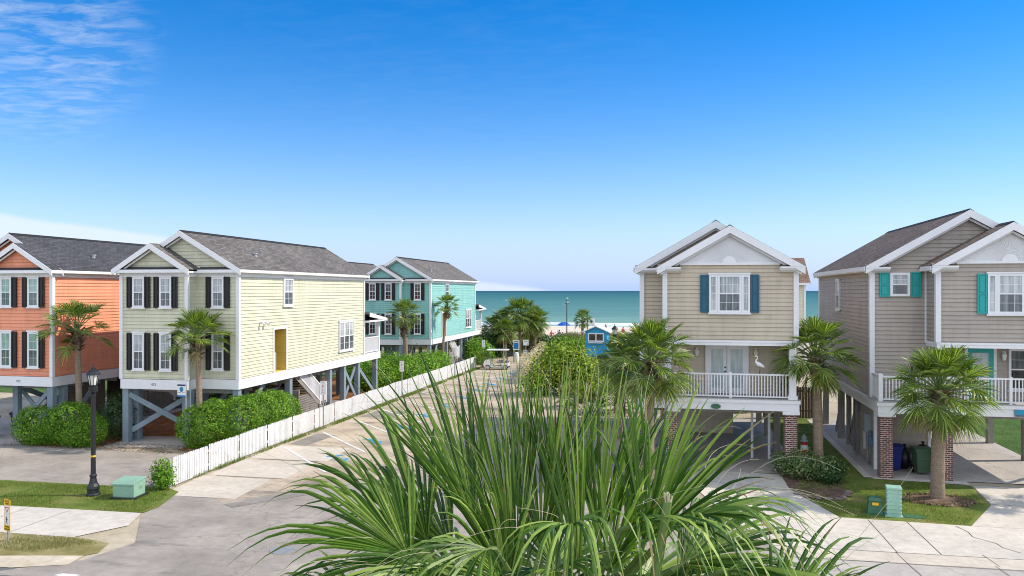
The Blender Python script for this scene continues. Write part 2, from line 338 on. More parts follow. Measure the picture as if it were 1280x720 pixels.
# ------------------------------------------------------------------ mesh helper
class MB:
    """collects faces; f maps local (s, n, z) to the parent's space"""
    def __init__(self, f=None):
        self.v = []; self.q = []; self.f = f; self.mi = []; self.cur = 0
    def add(self, vs, fs):
        o = len(self.v)
        if self.f: vs = [self.f(*p) for p in vs]
        self.v.extend(vs)
        for t in fs:
            self.q.append(tuple(i + o for i in t)); self.mi.append(self.cur)
        return self
    def box(self, x0, x1, y0, y1, z0, z1):
        return self.add([(x0, y0, z0), (x1, y0, z0), (x1, y1, z0), (x0, y1, z0), (x0, y0, z1), (x1, y0, z1), (x1, y1, z1), (x0, y1, z1)],
                        [(3, 2, 1, 0), (4, 5, 6, 7), (0, 1, 5, 4), (1, 2, 6, 5), (2, 3, 7, 6), (3, 0, 4, 7)])
    def taper(self, c0, s0, c1, s1):
        (x, y, z), (a, b), (X, Y, Z), (A, B) = c0, s0, c1, s1
        return self.add([(x - a, y - b, z), (x + a, y - b, z), (x + a, y + b, z), (x - a, y + b, z), (X - A, Y - B, Z), (X + A, Y - B, Z), (X + A, Y + B, Z), (X - A, Y + B, Z)],
                        [(3, 2, 1, 0), (4, 5, 6, 7), (0, 1, 5, 4), (1, 2, 6, 5), (2, 3, 7, 6), (3, 0, 4, 7)])
    def bar(self, p, q, w, h, up=(0, 0, 1)):
        p, q = Vector(p), Vector(q); d = (q - p).normalized(); u = Vector(up)
        s = d.cross(u)
        if s.length < 1e-4: s = d.cross(Vector((0, 1, 0)))
        s.normalize(); t = s.cross(d).normalized()
        vs = []
        for e in (p, q):
            for a, b in ((-1, -1), (1, -1), (1, 1), (-1, 1)):
                vs.append(tuple(e + s * (a * w / 2) + t * (b * h / 2)))
        return self.add(vs, [(3, 2, 1, 0), (4, 5, 6, 7), (0, 1, 5, 4), (1, 2, 6, 5), (2, 3, 7, 6), (3, 0, 4, 7)])
    def prism(self, poly, axis, a0, a1):
        """polygon in the plane across 'axis' extruded a0..a1"""
        n = len(poly)
        def mk(p, a):
            return {'x': (a, p[0], p[1]), 'y': (p[0], a, p[1]), 'z': (p[0], p[1], a)}[axis]
        vs = [mk(p, a0) for p in poly] + [mk(p, a1) for p in poly]
        fs = [tuple(range(n))[::-1], tuple(range(n, 2 * n))] + [(i, (i + 1) % n, n + (i + 1) % n, n + i) for i in range(n)]
        return self.add(vs, fs)
    def tube(self, pts, rad, n=8, cap=True):
        pts = [Vector(p) for p in pts]
        if isinstance(rad, (int, float)): rad = [rad] * len(pts)
        vs = []; fs = []
        prev = None
        for i, p in enumerate(pts):
            d = (pts[min(i + 1, len(pts) - 1)] - pts[max(i - 1, 0)]).normalized()
            s = prev - d * prev.dot(d) if prev is not None else d.cross(Vector((0, 0, 1)))
            if s.length < 1e-3: s = d.cross(Vector((1, 0, 0)))
            s.normalize(); prev = s; t = d.cross(s)
            for k in range(n):
                a = 2 * math.pi * k / n
                vs.append(tuple(p + (s * math.cos(a) + t * math.sin(a)) * rad[i]))
        for i in range(len(pts) - 1):
            for k in range(n):
                k2 = (k + 1) % n
                fs.append((i * n + k, i * n + k2, (i + 1) * n + k2, (i + 1) * n + k))
        if cap:
            fs.append(tuple(range(n))[::-1]); fs.append(tuple(range((len(pts) - 1) * n, len(pts) * n)))
        return self.add(vs, fs)
    def lathe(self, prof, n=16, c=(0, 0, 0)):
        return self.tube([(c[0], c[1], c[2] + z) for r, z in prof], [max(r, .002) for r, z in prof], n)
    def ball(self, c, r, n=10, m=7):
        rx, ry, rz = (r, r, r) if isinstance(r, (int, float)) else r
        vs = [(c[0], c[1], c[2] - rz)]; fs = []
        for i in range(1, m):
            a = math.pi * i / m
            for k in range(n):
                b = 2 * math.pi * k / n
                vs.append((c[0] + rx * math.sin(a) * math.cos(b), c[1] + ry * math.sin(a) * math.sin(b), c[2] - rz * math.cos(a)))
        vs.append((c[0], c[1], c[2] + rz))
        for k in range(n):
            fs.append((0, 1 + (k + 1) % n, 1 + k)); fs.append((len(vs) - 1, len(vs) - 1 - n + k, len(vs) - 1 - n + (k + 1) % n))
        for i in range(m - 2):
            for k in range(n):
                k2 = (k + 1) % n
                fs.append((1 + i * n + k, 1 + i * n + k2, 1 + (i + 1) * n + k2, 1 + (i + 1) * n + k))
        return self.add(vs, fs)
    def build(self, name, mats, parent=None, smooth=False, bevel=0.):
        me = bpy.data.meshes.new(name)
        me.from_pydata([tuple(p) for p in self.v], [], self.q)
        if not isinstance(mats, (list, tuple)): mats = [mats]
        for m in mats: me.materials.append(m)
        if len(mats) > 1: me.polygons.foreach_set('material_index', self.mi)
        if smooth: me.polygons.foreach_set('use_smooth', [True] * len(me.polygons))
        me.validate(); me.update()
        o = bpy.data.objects.new(name, me); COL.objects.link(o)
        if parent: o.parent = parent
        if bevel:
            b = o.modifiers.new('bevel', 'BEVEL'); b.width = bevel; b.segments = 2; b.limit_method = 'ANGLE'
        return o

def tag(o, label=None, cat=None, group=None, kind=None):
    if label: o['label'] = label
    if cat: o['category'] = cat
    if group: o['group'] = group
    if kind: o['kind'] = kind
    return o

def empty(name, loc, label, cat, rz=0., group=None):
    o = bpy.data.objects.new(name, None); COL.objects.link(o)
    o.location = loc; o.rotation_euler.z = rz; o.empty_display_size = .2
    return tag(o, label, cat, group)

def struct(name, mb, mat, kind='structure'):
    return tag(mb.build(name, mat), kind=kind)

def dup(root, loc, rz=None, label=None):
    r = root.copy(); COL.objects.link(r); r.location = loc
    if rz is not None: r.rotation_euler.z = rz
    if label: r['label'] = label
    for ch in list(root.children):
        c = ch.copy(); COL.objects.link(c); c.parent = r
        for g in list(ch.children):
            d = g.copy(); COL.objects.link(d); d.parent = c
    return r

def quads(name, V, mat, parent=None):
    """V: (n, 4, 3) array of loose quads"""
    n = len(V)
    me = bpy.data.meshes.new(name)
    me.vertices.add(n * 4); me.vertices.foreach_set('co', np.asarray(V, dtype=np.float32).ravel())
    me.loops.add(n * 4); me.loops.foreach_set('vertex_index', np.arange(n * 4, dtype=np.int32))
    me.polygons.add(n); me.polygons.foreach_set('loop_start', np.arange(0, n * 4, 4, dtype=np.int32))
    me.materials.append(mat); me.update(calc_edges=True)
    o = bpy.data.objects.new(name, me); COL.objects.link(o)
    if parent: o.parent = parent
    return o

def text(parent, body, size, mat, f, name='lettering', depth=.004, align='CENTER'):
    """lettering turned to mesh; f maps (x along, z up, n out) to the parent's space"""
    cu = bpy.data.curves.new('lettering', 'FONT'); cu.body = body; cu.size = size
    cu.align_x = align; cu.align_y = 'CENTER'; cu.extrude = depth; cu.resolution_u = 3
    t = bpy.data.objects.new('lettering_curve', cu); COL.objects.link(t)
    dg = bpy.context.evaluated_depsgraph_get()
    me = bpy.data.meshes.new_from_object(t.evaluated_get(dg))
    bpy.data.objects.remove(t); bpy.data.curves.remove(cu)
    for v in me.vertices: v.co = f(v.co.x, v.co.y, v.co.z)
    me.materials.clear(); me.materials.append(mat); me.name = name
    o = bpy.data.objects.new(name, me); COL.objects.link(o)
    if parent: o.parent = parent
    return o
# ------------------------------------------------------------------ house pieces
def face(kind, at, flip=False):
    """(s, n, z) on a wall -> house space.  F: wall y=at looking -y, B: looking +y, R: wall x=at looking +x, L: looking -x"""
    return {'F': lambda s, n, z: (s, at - n, z), 'B': lambda s, n, z: (s, at + n, z),
            'R': lambda s, n, z: (at + n, s, z), 'L': lambda s, n, z: (at - n, s, z)}[kind]

def clip(poly, z0, z1):
    def half(p, z, keep_above):
        out = []
        for i in range(len(p)):
            a, b = p[i], p[(i + 1) % len(p)]
            ia = a[1] >= z if keep_above else a[1] <= z
            ib = b[1] >= z if keep_above else b[1] <= z
            if ia: out.append(a)
            if ia != ib:
                t = (z - a[1]) / (b[1] - a[1]); out.append((a[0] + t * (b[0] - a[0]), z))
        return out
    p = half(poly, z0, True)
    return half(p, z1, False) if len(p) > 2 else []

def lap(f, poly, pitch=.165, lip=.031, z00=0.):
    """clapboards over a convex (s, z) polygon"""
    m = MB(f)
    zs = [p[1] for p in poly]
    k0 = math.floor((min(zs) - z00) / pitch); k1 = math.ceil((max(zs) - z00) / pitch)
    for k in range(k0, k1):
        zb = z00 + k * pitch; p = clip(poly, zb, zb + pitch)
        if len(p) < 3: continue
        m.add([(s, lip * (1 - (z - zb) / pitch), z) for s, z in p], [tuple(range(len(p)))])
        zl = min(q[1] for q in p)
        lo = [q[0] for q in p if abs(q[1] - zl) < 1e-5]
        if len(lo) > 1:
            o = lip * (1 - (zl - zb) / pitch)
            m.add([(min(lo), 0, zl), (max(lo), 0, zl), (max(lo), o, zl), (min(lo), o, zl)], [(0, 1, 2, 3)])
    return m

def rect(s0, s1, z0, z1):
    return [(s0, z0), (s1, z0), (s1, z1), (s0, z1)]

def window(root, f, s, z0, z1, w, cols=2, rows=(2, 2), panes=('pane_light', 'pane_dark'), shutters=None, sw=.29, case=.085, sill=True, split=.5):
    g = f; f = lambda s_, n_, z_: g(s_, n_ + .042, z_)
    h0, h1 = s - w / 2, s + w / 2
    m = MB(f)
    m.box(h0, h0 + case, -.04, .06, z0, z1); m.box(h1 - case, h1, -.04, .06, z0, z1)
    m.box(h0 + case, h1 - case, 0, .058, z1 - case, z1); m.box(h0 + case, h1 - case, 0, .058, z0, z0 + case)
    if sill:
        m.box(h0 - .05, h1 + .05, 0, .085, z0 - .07, z0 - .002); m.box(h0 - .04, h1 + .04, 0, .075, z1 + .002, z1 + .08)
    zm = z0 + (z1 - z0) * split
    i0, i1 = h0 + case, h1 - case
    m.box(i0, i1, .0, .052, zm - .025, zm + .025)
    for j in range(1, cols):
        x = i0 + (i1 - i0) * j / cols
        if rows[0]: m.box(x - .007, x + .007, .0, .034, zm + .026, z1 - case)
        if rows[1]: m.box(x - .007, x + .007, .0, .034, z0 + case, zm - .026)
    for (a, b, r) in ((zm + .026, z1 - case, rows[0]), (z0 + case, zm - .026, rows[1])):
        for j in range(1, max(r, 1)):
            z = a + (b - a) * j / r
            m.box(i0, i1, .0, .033, z - .007, z + .007)
    fr = m.build('window', M['white'], root)
    MB(f).box(i0, i1, .004, .028, zm + .02, z1 - case + .01).build('pane', M[panes[0]], fr)
    MB(f).box(i0, i1, .002, .024, z0 + case - .01, zm - .02).build('pane', M[panes[1]], fr)
    if shutters:
        for a in (h0 - sw - .02, h1 + .02):
            shutter(root, f, a, a + sw, z0 - .02, z1 + .02, shutters)
    return fr

def shutter(root, f, a, b, z0, z1, mat):
    m = MB(f); t = .05
    m.box(a, a + t, .0, .06, z0, z1); m.box(b - t, b, .005, .06, z0, z1)
    zm = (z0 + z1) / 2
    for z in (z0, zm - t / 2, z1 - t): m.box(a + t, b - t, .005, .058, z, z + t)
    for (p, q) in ((z0 + t, zm - t / 2), (zm + t / 2, z1 - t)):
        m.box(a + t, b - t, .005, .035, p, q)
        m.box(a + t + .03, b - t - .03, .035, .05, p + .035, q - .035)
    return m.build('shutter', M[mat], root)

def chevron(x0, x1, z0, xm, zp, depth):
    """both sloping boards under a gable's edge as one outline in x-z"""
    return [(x0, z0), (xm, zp), (x1, z0), (x1, z0 - depth), (xm, zp - depth), (x0, z0 - depth)]

def gable_roof(root, x0, x1, y0, y1, ze, rise, over, mat, front=True, back=True, name='roof', depth=.26, ridge=True):
    """walls x0..x1, roof y0..y1; ze is the eave corner's top at x0-over"""
    xm = (x0 + x1) / 2; a, b = x0 - over, x1 + over; zp = ze + rise
    m = MB(); t = .1; k = rise / (xm - a)
    m.prism(chevron(a, b, ze, xm, zp, t), 'y', y0, y1)
    rf = m.build(name, M[mat], root)
    if ridge:
        r = MB(); r.prism([(xm - .17, zp - .17 * k + .012), (xm, zp + .035), (xm + .17, zp - .17 * k + .012), (xm, zp + .003)], 'y', y0 + .02, y1 - .02)
        r.build('ridge_cap', M['dark'], rf)
    for yy in ([y0 - .03] if front else []) + ([y1 - .015] if back else []):
        MB().prism(chevron(a - .02, b + .02, ze - .012 - .02 * k, xm, zp - .012, depth), 'y', yy, yy + .045).build('rake_board', M['white'], root)
        s = .16 if yy < (y0 + y1) / 2 else -.16
        MB().prism(chevron(a + .1, b - .1, ze - .014 - depth + .1 * k, xm, zp - .014 - depth, .09), 'y', yy + s, yy + s + .04).build('rake_trim', M['white'], root)
    return rf

def pile(root, x, y, z, w=.3, mat='pile_paint'):
    m = MB(); m.box(x - w / 2, x + w / 2, y - w / 2, y + w / 2, -.05, z)
    return m.build('pile', M[mat], root, bevel=.015)

def brace(root, p, q, w=.06, h=.24, mat='pile_paint'):
    return MB().bar(p, q, w, h).build('brace', M[mat], root)

def railing(root, pts, z0, z1, gap=.12, w=.035, name='railing', post=.1, ends=True):
    m = MB()
    for (a, b) in zip(pts[:-1], pts[1:]):
        a, b = Vector((*a, 0)), Vector((*b, 0)); d = b - a; n = max(1, round(d.length / gap))
        for i in range(1, n):
            p = a + d * (i / n); m.box(p.x - w / 2, p.x + w / 2, p.y - w / 2, p.y + w / 2, z0 + .1, z1 - .06)
        m.bar((a.x, a.y, z1 - .03), (b.x, b.y, z1 - .03), .085, .06); m.bar((a.x, a.y, z0 + .08), (b.x, b.y, z0 + .08), .05, .05)
    r = m.build(name, M['white'], root)
    return r

# ------------------------------------------------------------------ type A: street house with a projecting bay
def house_a(name, loc, label, sid, roof, W=5.65, LN=15.2, mirror=False, bayw=3.45, panes=('pane_light', 'pane_dark'), number=None, full=True, windows=True):
    root = empty(name, loc, label, 'house')
    sd = M[sid]
    ZB, ZS, ZE = 2.57, 3.05, 8.02
    BY = -.7
    X = (lambda x: -W - x) if mirror else (lambda x: x)      # mirrored plan keeps x in -W..0
    def span(a, b):
        a, b = X(a), X(b); return (min(a, b), max(a, b))
    bx = -W + bayw
    # floor band
    b = MB(); a0, a1 = -W - .05, .05
    b.box(a0, a1, -.05, LN + 2.95, ZB, ZS - .02); s0, s1 = span(-W - .05, bx + .05)
    b.box(s0, s1, BY - .05, -.05, ZB, ZS - .02)
    fl = b.build('floor_band', M['white'], root)
    # walls
    s0, s1 = span(-W, bx)
    lap(face('F', BY), rect(s0, s1, ZS, ZE)).build('bay_wall', sd, root)
    s0, s1 = span(bx, 0)
    lap(face('F', 0), rect(s0, s1, ZS, ZE)).build('front_wall', sd, root)
    if mirror: lap(face('L', X(bx)), rect(BY, 0, ZS, ZE)).build('bay_side_wall', sd, root)
    else: lap(face('R', bx), rect(BY, 0, ZS, ZE)).build('bay_side_wall', sd, root)
    fr = face('R', 0); y00 = BY if mirror else 0.
    d0, d1, dz = (9.3, 10.5, 5.22) if mirror else (3.33, 4.6, 5.22)
    m = MB()
    for p in (rect(y00, d0, ZS, ZE), rect(d1, LN, ZS, ZE), rect(d0, d1, dz, ZE)):
        k = lap(fr, p); m.add(k.v, k.q)
    m.build('side_wall', sd, root)
    lap(face('L', -W), rect(0. if mirror else BY, LN, ZS, ZE)).build('side_wall', sd, root)
    lap(face('B', LN), rect(-W, 0, ZS, ZE)).build('rear_wall', sd, root)
    # alcove with the utility door
    m = MB(); m.box(-1.3, -1.25, d0 - .1, d1 + .1, ZS, dz); m.box(-1.25, -.01, d0 - .06, d0 - .012, ZS, dz); m.box(-1.25, -.01, d1 + .012, d1 + .06, ZS, dz)
    m.box(-1.25, -.01, d0 - .01, d1 + .01, dz + .005, dz + .06); m.box(-1.25, -.01, d0 - .01, d1 + .01, ZS - .06, ZS + .01)
    al = m.build('side_entry', M['mustard'], root)
    m = MB(face('R', .012)); m.box(d0 - .1, d0, -.012, .05, ZS, dz + .1); m.box(d1, d1 + .1, 0, .05, ZS, dz + .1); m.box(d0, d1, 0, .048, dz, dz + .1)
    m.build('door_casing', M['white'], al)
    m = MB(); m.box(-.85, -.25, d0 + .05, d0 + .75, ZS + .012, ZS + .95); m.box(-.8, -.3, d0 + .1, d0 + .7, ZS + .95, ZS + 1.0)
    m.build('appliance', M['grey_box'], al)
    # corner boards, frieze and soffit
    tw = .17
    def corner(x, y):
        return MB().box(x - tw / 2, x + tw / 2, y - tw / 2, y + tw / 2, ZS - .015, ZE).build('corner_board', M['white'], root)
    for (x, y) in ((X(-W), BY), (X(bx), BY), (X(0), 0), (-W if not mirror else 0, LN), (0 if not mirror else -W, LN)): corner(x, y)
    m = MB(); s0, s1 = span(-W - .1, bx + .12)
    m.box(s0, s1, BY - .06, 0, ZE - .16, ZE + .02)
    s0, s1 = span(bx + .12, .1); m.box(s0, s1, -.06, 0.03, ZE - .162, ZE + .02)
    for x in (-W - .06, .0): m.box(x, x + .06, .03, LN + .05, ZE - .16, ZE + .02)
    m.build('frieze', M['white'], root)
    OV = .3; zt = ZE + .2
    m = MB()
    s0, s1 = span(-W - OV, bx + .28); m.box(s0, s1, BY - .36, -.02, ZE + .022, ZE + .17)
    s0, s1 = span(bx + .28, OV); m.box(s0, s1, -.36, -.02, ZE + .024, ZE + .17)
    for x0 in (-W - OV, OV - .26): m.box(x0 - .01, x0 + .27, .0, LN + .3, ZE + .022, ZE + .15)
    m.build('eave_soffit', M['white'], root)
    # pent strips at the foot of both gables
    m = MB()
    s0, s1 = span(-W - .1, bx + .1); m.prism([(BY - .34, ZE + .175), (BY - .0, ZE + .32), (BY - .0, ZE + .175)], 'x', s0, s1)
    s0, s1 = span(bx + .25, .12); m.prism([(-.34, ZE + .175), (-.0, ZE + .32), (-.0, ZE + .175)], 'x', s0, s1)
    m.build('pent_roof', M['roof_grey'], root)
    # gable walls
    rise = (W / 2 + OV) * .585; xm = -W / 2
    g = [(-W, zt - .15), (0, zt - .15), (0, zt + .12), (xm, zt + rise - .12), (-W, zt + .12)]
    lap(face('F', -.004), g).build('gable_wall', sd, root)
    lap(face('B', LN), g).build('gable_wall', sd, root)
    s0, s1 = span(-W, bx); sm = (s0 + s1) / 2; br = ((s1 - s0) / 2 + OV) * .6
    lap(face('F', BY), [(s0, zt - .15), (s1, zt - .15), (s1, zt + .12), (sm, zt + br - .12), (s0, zt + .12)]).build('gable_wall', sd, root)
    rf = gable_roof(root, -W, 0, -.36, LN + .3, zt, rise, OV, roof)
    gable_roof(root, s0, s1, BY - .36, .25, zt - .004, br, OV - .02, roof, back=False, name='bay_roof', ridge=False)
    m = MB()
    for x0 in (-W - OV - .05, OV): m.box(x0, x0 + .05, -.33, LN + .28, zt - .16, zt - .03)
    m.build('fascia', M['white'], root)
    m = MB(); m.lathe([(.09, 0), (.09, .32), (.13, .33), (.13, .38)], 8, (X(-1.0) if not mirror else -1.0, 3.3, zt + rise - 1.3)); m.build('roof_vent', M['grey_box'], rf, smooth=False)
    # windows
    ff, fb = face('F', 0), face('F', BY)
    if windows:
        bc = [X(-W + bayw * .27), X(-W + bayw * .685)]
        for s in bc:
            window(root, fb, s, 6.42, 7.84, .62, panes=panes, rows=(2, 2), shutters='black_shutter')
            window(root, fb, s, 3.48, 5.2, .62, panes=panes, rows=(2, 2), shutters='black_shutter')
        s = X((bx + 0) / 2 + .08)
        window(root, ff, s, 6.42, 7.84, .62, panes=panes, shutters='black_shutter')
        window(root, ff, s, 3.48, 5.2, .62, panes=panes, shutters='black_shutter')
    window(root, fr, 4.8, 6.42, 7.86, 1.02, cols=2, panes=panes)
    w = window(root, fr, 12.35, 3.52, 5.32, 2.2, cols=3, rows=(2, 2), panes=('pane_light', 'pane_dark'))
    MB(face('R', .042)).box(11.97 - .035, 11.97 + .035, .03, .056, 3.6, 5.24).box(12.73 - .035, 12.73 + .035, .03, .056, 3.6, 5.24).build('mullion', M['white'], w)
    m = MB(fr); m.box(1.9, 2.4, 0, .05, 5.62, 5.7)
    for s in (1.95, 2.35): m.tube([(s, .05, 5.66), (s - .02, .16, 5.64), (s - .05, .3, 5.54)], [.03, .05, .09], 8)
    if not mirror: m.build('flood_light', M['white'], root)
    # rear porch
    y0, y1 = LN, LN + 2.9
    m = MB(); m.prism([(y0 + .02, 5.8), (y1 + .3, 5.34), (y1 + .3, 5.24), (y0 + .02, 5.7)], 'x', -W, .42); rp = m.build('porch_roof', M[roof], root)
    MB().prism([(y0 + .02, 5.77), (y1 + .31, 5.32), (y1 + .31, 5.14), (y0 + .02, 5.5)], 'x', .432, .46).build('porch_fascia', M['white'], rp)
    m = MB(); m.box(-W, .38, y0 + .02, y1 + .28, 5.12, 5.232); m.box(.39, .43, y0 + .02, y1 + .28, 5.14, 5.26); m.build('porch_eave', M['white'], rp)
    for x in (-W + .1, -.1):
        MB().box(x - .1, x + .1, y1 - .15, y1 + .05, ZS - .02, 5.13).build('porch_post', M['white'], root)
    railing(root, [(-.05, y0 + .1), (-.05, y1 - .15)], ZS, 4.1, .075)
    railing(root, [(-.15, y1 - .05), (-W + .2, y1 - .05)], ZS, 4.1)
    # piles and braces
    xs = [-.18, -W / 2, -W + .18]
    for y in (.2, 5.3, 10.3, 12.35, 14.6, 17.7):
        for x in xs:
            if y == 5.3 and x == xs[1]: continue
            pile(root, x, y, ZB)
    pile(root, X(bx), BY + .18, ZB, .32); pile(root, X(-W + .16), BY + .18, ZB, .32)
    pl, pr = X(-W + .3), X(bx - .2)
    brace(root, (pl, BY + .1, 2.3), (pr, BY + 1.6, .25)); brace(root, (pl, BY + .3, .55), (pr, BY + 1.6, 2.5))
    brace(root, (-.18, 12.5, 2.4), (-.18, 14.5, .2)); brace(root, (-.25, 14.5, 2.4), (-.25, 12.5, .2))
    brace(root, (-.2, 14.7, 2.3), (-.2, 17.6, .3)); brace(root, (xs[1], 10.4, 2.4), (xs[1], 14.5, .2))
    brace(root, (-.2, .4, .3), (-.2, 2.6, 2.5)); brace(root, (xs[1] - .1, .3, .3), (xs[1] - .1, 5., 2.4)); brace(root, (xs[1] + .1, 5., .3), (xs[1] + .1, .3, 2.4))
    # side stairs with a lattice skirt
    st = MB(); n = 12; ya, yb = 6.3, 9.15; za, zb = 2.6, .72
    for i in range(n):
        t = i / (n - 1); st.box(-1.25, -.3, ya + (yb - ya) * t - .14, ya + (yb - ya) * t + .14, za + (zb - za) * t - .02, za + (zb - za) * t + .02)
    so = st.build('stairs', M['new_wood'], root)
    m = MB()
    for x in (-.28, -1.27): m.bar((x, ya - .1, za), (x, yb + .1, zb - .05), .05, .26)
    m.build('stringer', M['old_wood'], so)
    m = MB(); m.box(-1.3, -.26, 9.2, 10.1, .6, .7)
    for (x, y) in ((-.3, 9.25), (-.3, 10.05), (-1.25, 10.05)): m.box(x - .05, x + .05, y - .05, y + .05, 0, .6)
    m.build('landing', M['old_wood'], so)
    m = MB()
    for (p, q) in (((ya, za), (9.2, .75)),):
        for i in range(26):
            t = i / 25; y = p[0] + (q[0] - p[0]) * t; z = p[1] + (q[1] - p[1]) * t
            m.box(-.27, -.235, y - .03, y + .03, z + .05, z + .95)
        m.bar((-.25, p[0], p[1] + 1.), (-.25, q[0], q[1] + 1.), .07, .08); m.bar((-.25, p[0], p[1] + .1), (-.25, q[0], q[1] + .1), .06, .06)
    for i in range(13): y = 9.24 + i * .068; m.box(-.27, -.235, y - .02, y + .02, .75, 1.68)
    m.box(-.29, -.21, 9.2, 10.1, 1.68, 1.75); m.box(-.3, -.2, 10.04, 10.14, .6, 1.85); m.box(-.3, -.2, 9.15, 9.25, .6, 1.85)
    m.build('handrail', M['white'], so)
    m = MB()
    for i in range(10): m.box(-1.3 + i * .11, -1.245 + i * .11, 6.56, 6.585, .05, 1.5)
    for i in range(12): m.box(-1.3, -.25, 6.545, 6.559, .08 + i * .125, .14 + i * .125)
    for i in range(19): m.box(-.26, -.24, 6.6 + i * .125, 6.655 + i * .125, .05, 1.4 - max(0, i - 8) * .06)
    for i in range(11): m.box(-.239, -.225, 6.58, 8.9 - max(0, i - 5) * .3, .08 + i * .125, .14 + i * .125)
    m.box(-1.35, -.2, 6.5, 6.62, 1.5, 1.72)
    m.build('lattice', M['old_wood'], so)
    # joists under the floor
    m = MB()
    for i in range(12): m.box(-W + .2, -.2, .3 + i * 1.25, .36 + i * 1.25, ZB - .24, ZB - .004)
    m.build('joists', M['old_wood'], root)
    if number:
        s = X(-W + bayw * .5)
        text(root, number, .17, M['grey_letter'], lambda x, y, z: (s + x, BY - .055 - z, 2.8 + y), 'house_number')
    return root

# ------------------------------------------------------------------ type B: gabled front over an open porch
def house_b(name, loc, label, sid, roof, W, bx, shut, small_window=False, LN=13.6, door='french', cross=None):
    root = empty(name, loc, label, 'house')
    sd = M[sid]
    ZB, ZS, ZM, ZE = 2.5, 2.95, 5.14, 7.98
    YW = 1.4
    b1 = W - .02
    # deck band
    m = MB(); m.box(-.1, W + .1, -.08, LN, ZB, ZS - .16); m.box(-.14, W + .14, -.12, LN + .04, ZS - .158, ZS - .02)
    m.build('floor_band', M['white'], root)
    MB().box(-.16, W + .16, -.14, YW, ZS - .018, ZS).build('deck', M['floor_wood'], root)
    fw, fbay = face('F', YW), face('F', 0)
    fwo, fbo = face('F', YW - .042), face('F', -.042)
    lap(fw, rect(0, W, ZS, ZM)).build('porch_wall', sd, root)
    lap(fw, rect(0, bx, ZM, ZE)).build('front_wall', sd, root)
    lap(fbay, rect(bx, b1, ZM + .1, ZE + .35)).build('bay_wall', sd, root)
    lap(face('L', bx), rect(0, YW, ZM + .1, ZE + .1)).build('bay_side_wall', sd, root)
    lap(face('R', b1), rect(0, YW, ZM + .1, ZE + .1)).build('bay_side_wall', sd, root)
    lap(face('L', 0), rect(YW, LN, ZS, ZE)).build('side_wall', sd, root)
    lap(face('R', W), rect(YW, LN, ZS, ZE)).build('side_wall', sd, root)
    lap(face('B', LN), rect(0, W, ZS, ZE)).build('rear_wall', sd, root)
    m = MB(); m.box(bx - .04, b1 + .04, -.05, YW - .02, ZM - .1, ZM + .099)
    m.box(bx - .06, b1 + .06, -.07, YW - .03, ZM + .02, ZM + .06)
    m.build('bay_floor_band', M['white'], root)
    tw = .19
    for (x, y, z0) in ((0, YW, ZS), (bx, 0, ZM + .1), (b1, 0, ZM + .1), (W, LN, ZS), (0, LN, ZS)):
        MB().box(x - tw / 2, x + tw / 2, y - tw / 2, y + tw / 2, z0 + .003, ZE).build('corner_board', M['white'], root)
    MB().box(bx - .08, bx - .02, YW - .09, YW - .03, ZM, ZE).build('downspout', M['white'], root)
    OV = .28; k = .575
    zt = ZE + .22; rise = (W / 2 + OV) * k
    g = [(0, zt - .3), (W, zt - .3), (W, zt + .1), (W / 2, zt + rise - .1), (0, zt + .1)]
    lap(face('F', YW - .004), g).build('gable_wall', sd, root)
    lap(face('B', LN), g).build('gable_wall', sd, root)
    rf = gable_roof(root, 0, W, YW - .36, LN + .3, zt, rise, OV, roof, depth=.3)
    bm = (bx + b1) / 2; br = ((b1 - bx) / 2 + OV) * k; zt2 = zt - .03
    gable_roof(root, bx, b1, -.36, YW + 1.6, zt2, br, OV, roof, back=False, name='bay_roof', depth=.3)
    # cornice returns
    m = MB()
    def ret(x0, x1, y):
        m.prism([(y + .0, ZE - .06), (y + .0, ZE + .16), (y - .38, ZE + .16), (y - .38, ZE + .1), (y - .3, ZE + .02), (y - .1, ZE - .06)], 'x', x0, x1)
    ret(bx - OV - .02, bx + .62, -.02); ret(b1 - .62, b1 + OV + .02, -.02); ret(-OV - .02, .62, YW - .02)
    for x in (-OV - .03, W + OV - .25): m.box(x, x + .28, YW - .02, LN + .26, ZE - .02, ZE + .1)
    m.box(bx - OV, bx - .0, -.018, YW - .02, ZE - .02, ZE + .1)
    m.build('cornice', M['white'], root)
    m = MB()
    for (x0, x1, y) in ((bx - OV, bx + .6, -.02), (b1 - .6, b1 + OV, -.02), (-OV, .6, YW - .02)):
        m.prism([(y, ZE + .17), (y, ZE + .3), (y - .38, ZE + .165)], 'x', x0, x1)
    m.build('return_roof', M[roof], root)
    m = MB()
    for x in (-OV - .08, W + OV + .03): m.box(x, x + .05, YW - .33, LN + .28, zt - .2, zt - .03)
    m.box(bx - OV - .075, bx - OV - .03, -.33, YW - .4, zt2 - .2, zt2 - .03)
    m.build('fascia', M['white'], root)
    # sunburst pediment
    z0 = ZE + .34; za = zt2 + br - .33; hw = (b1 - bx) / 2 - .25
    m = MB(); m.prism([(bm - hw, z0), (bm + hw, z0), (bm, za)], 'y', -.05, -.0)
    pd = m.build('pediment', M['white'], root)
    m = MB(); m.box(bm - hw - .1, bm + hw + .1, -.11, -.0, z0 - .1, z0 - .002); m.build('pediment_sill', M['white'], pd)
    m = MB()
    for i in range(1, 40):
        a = math.pi * i / 40; c, s = math.cos(a), math.sin(a)
        # length to the sloping side
        h = za - z0; t = h / (s + abs(c) * h / hw) if (s + abs(c) * h / hw) > 0 else 0
        if t > .5: m.bar((bm + c * .33, -.054, z0 + s * .33), (bm + c * (t - .08), -.054, z0 + s * (t - .08)), .02, .035, up=(0, 1, 0))
    m.build('sunburst', M['white'], pd)
    m = MB()
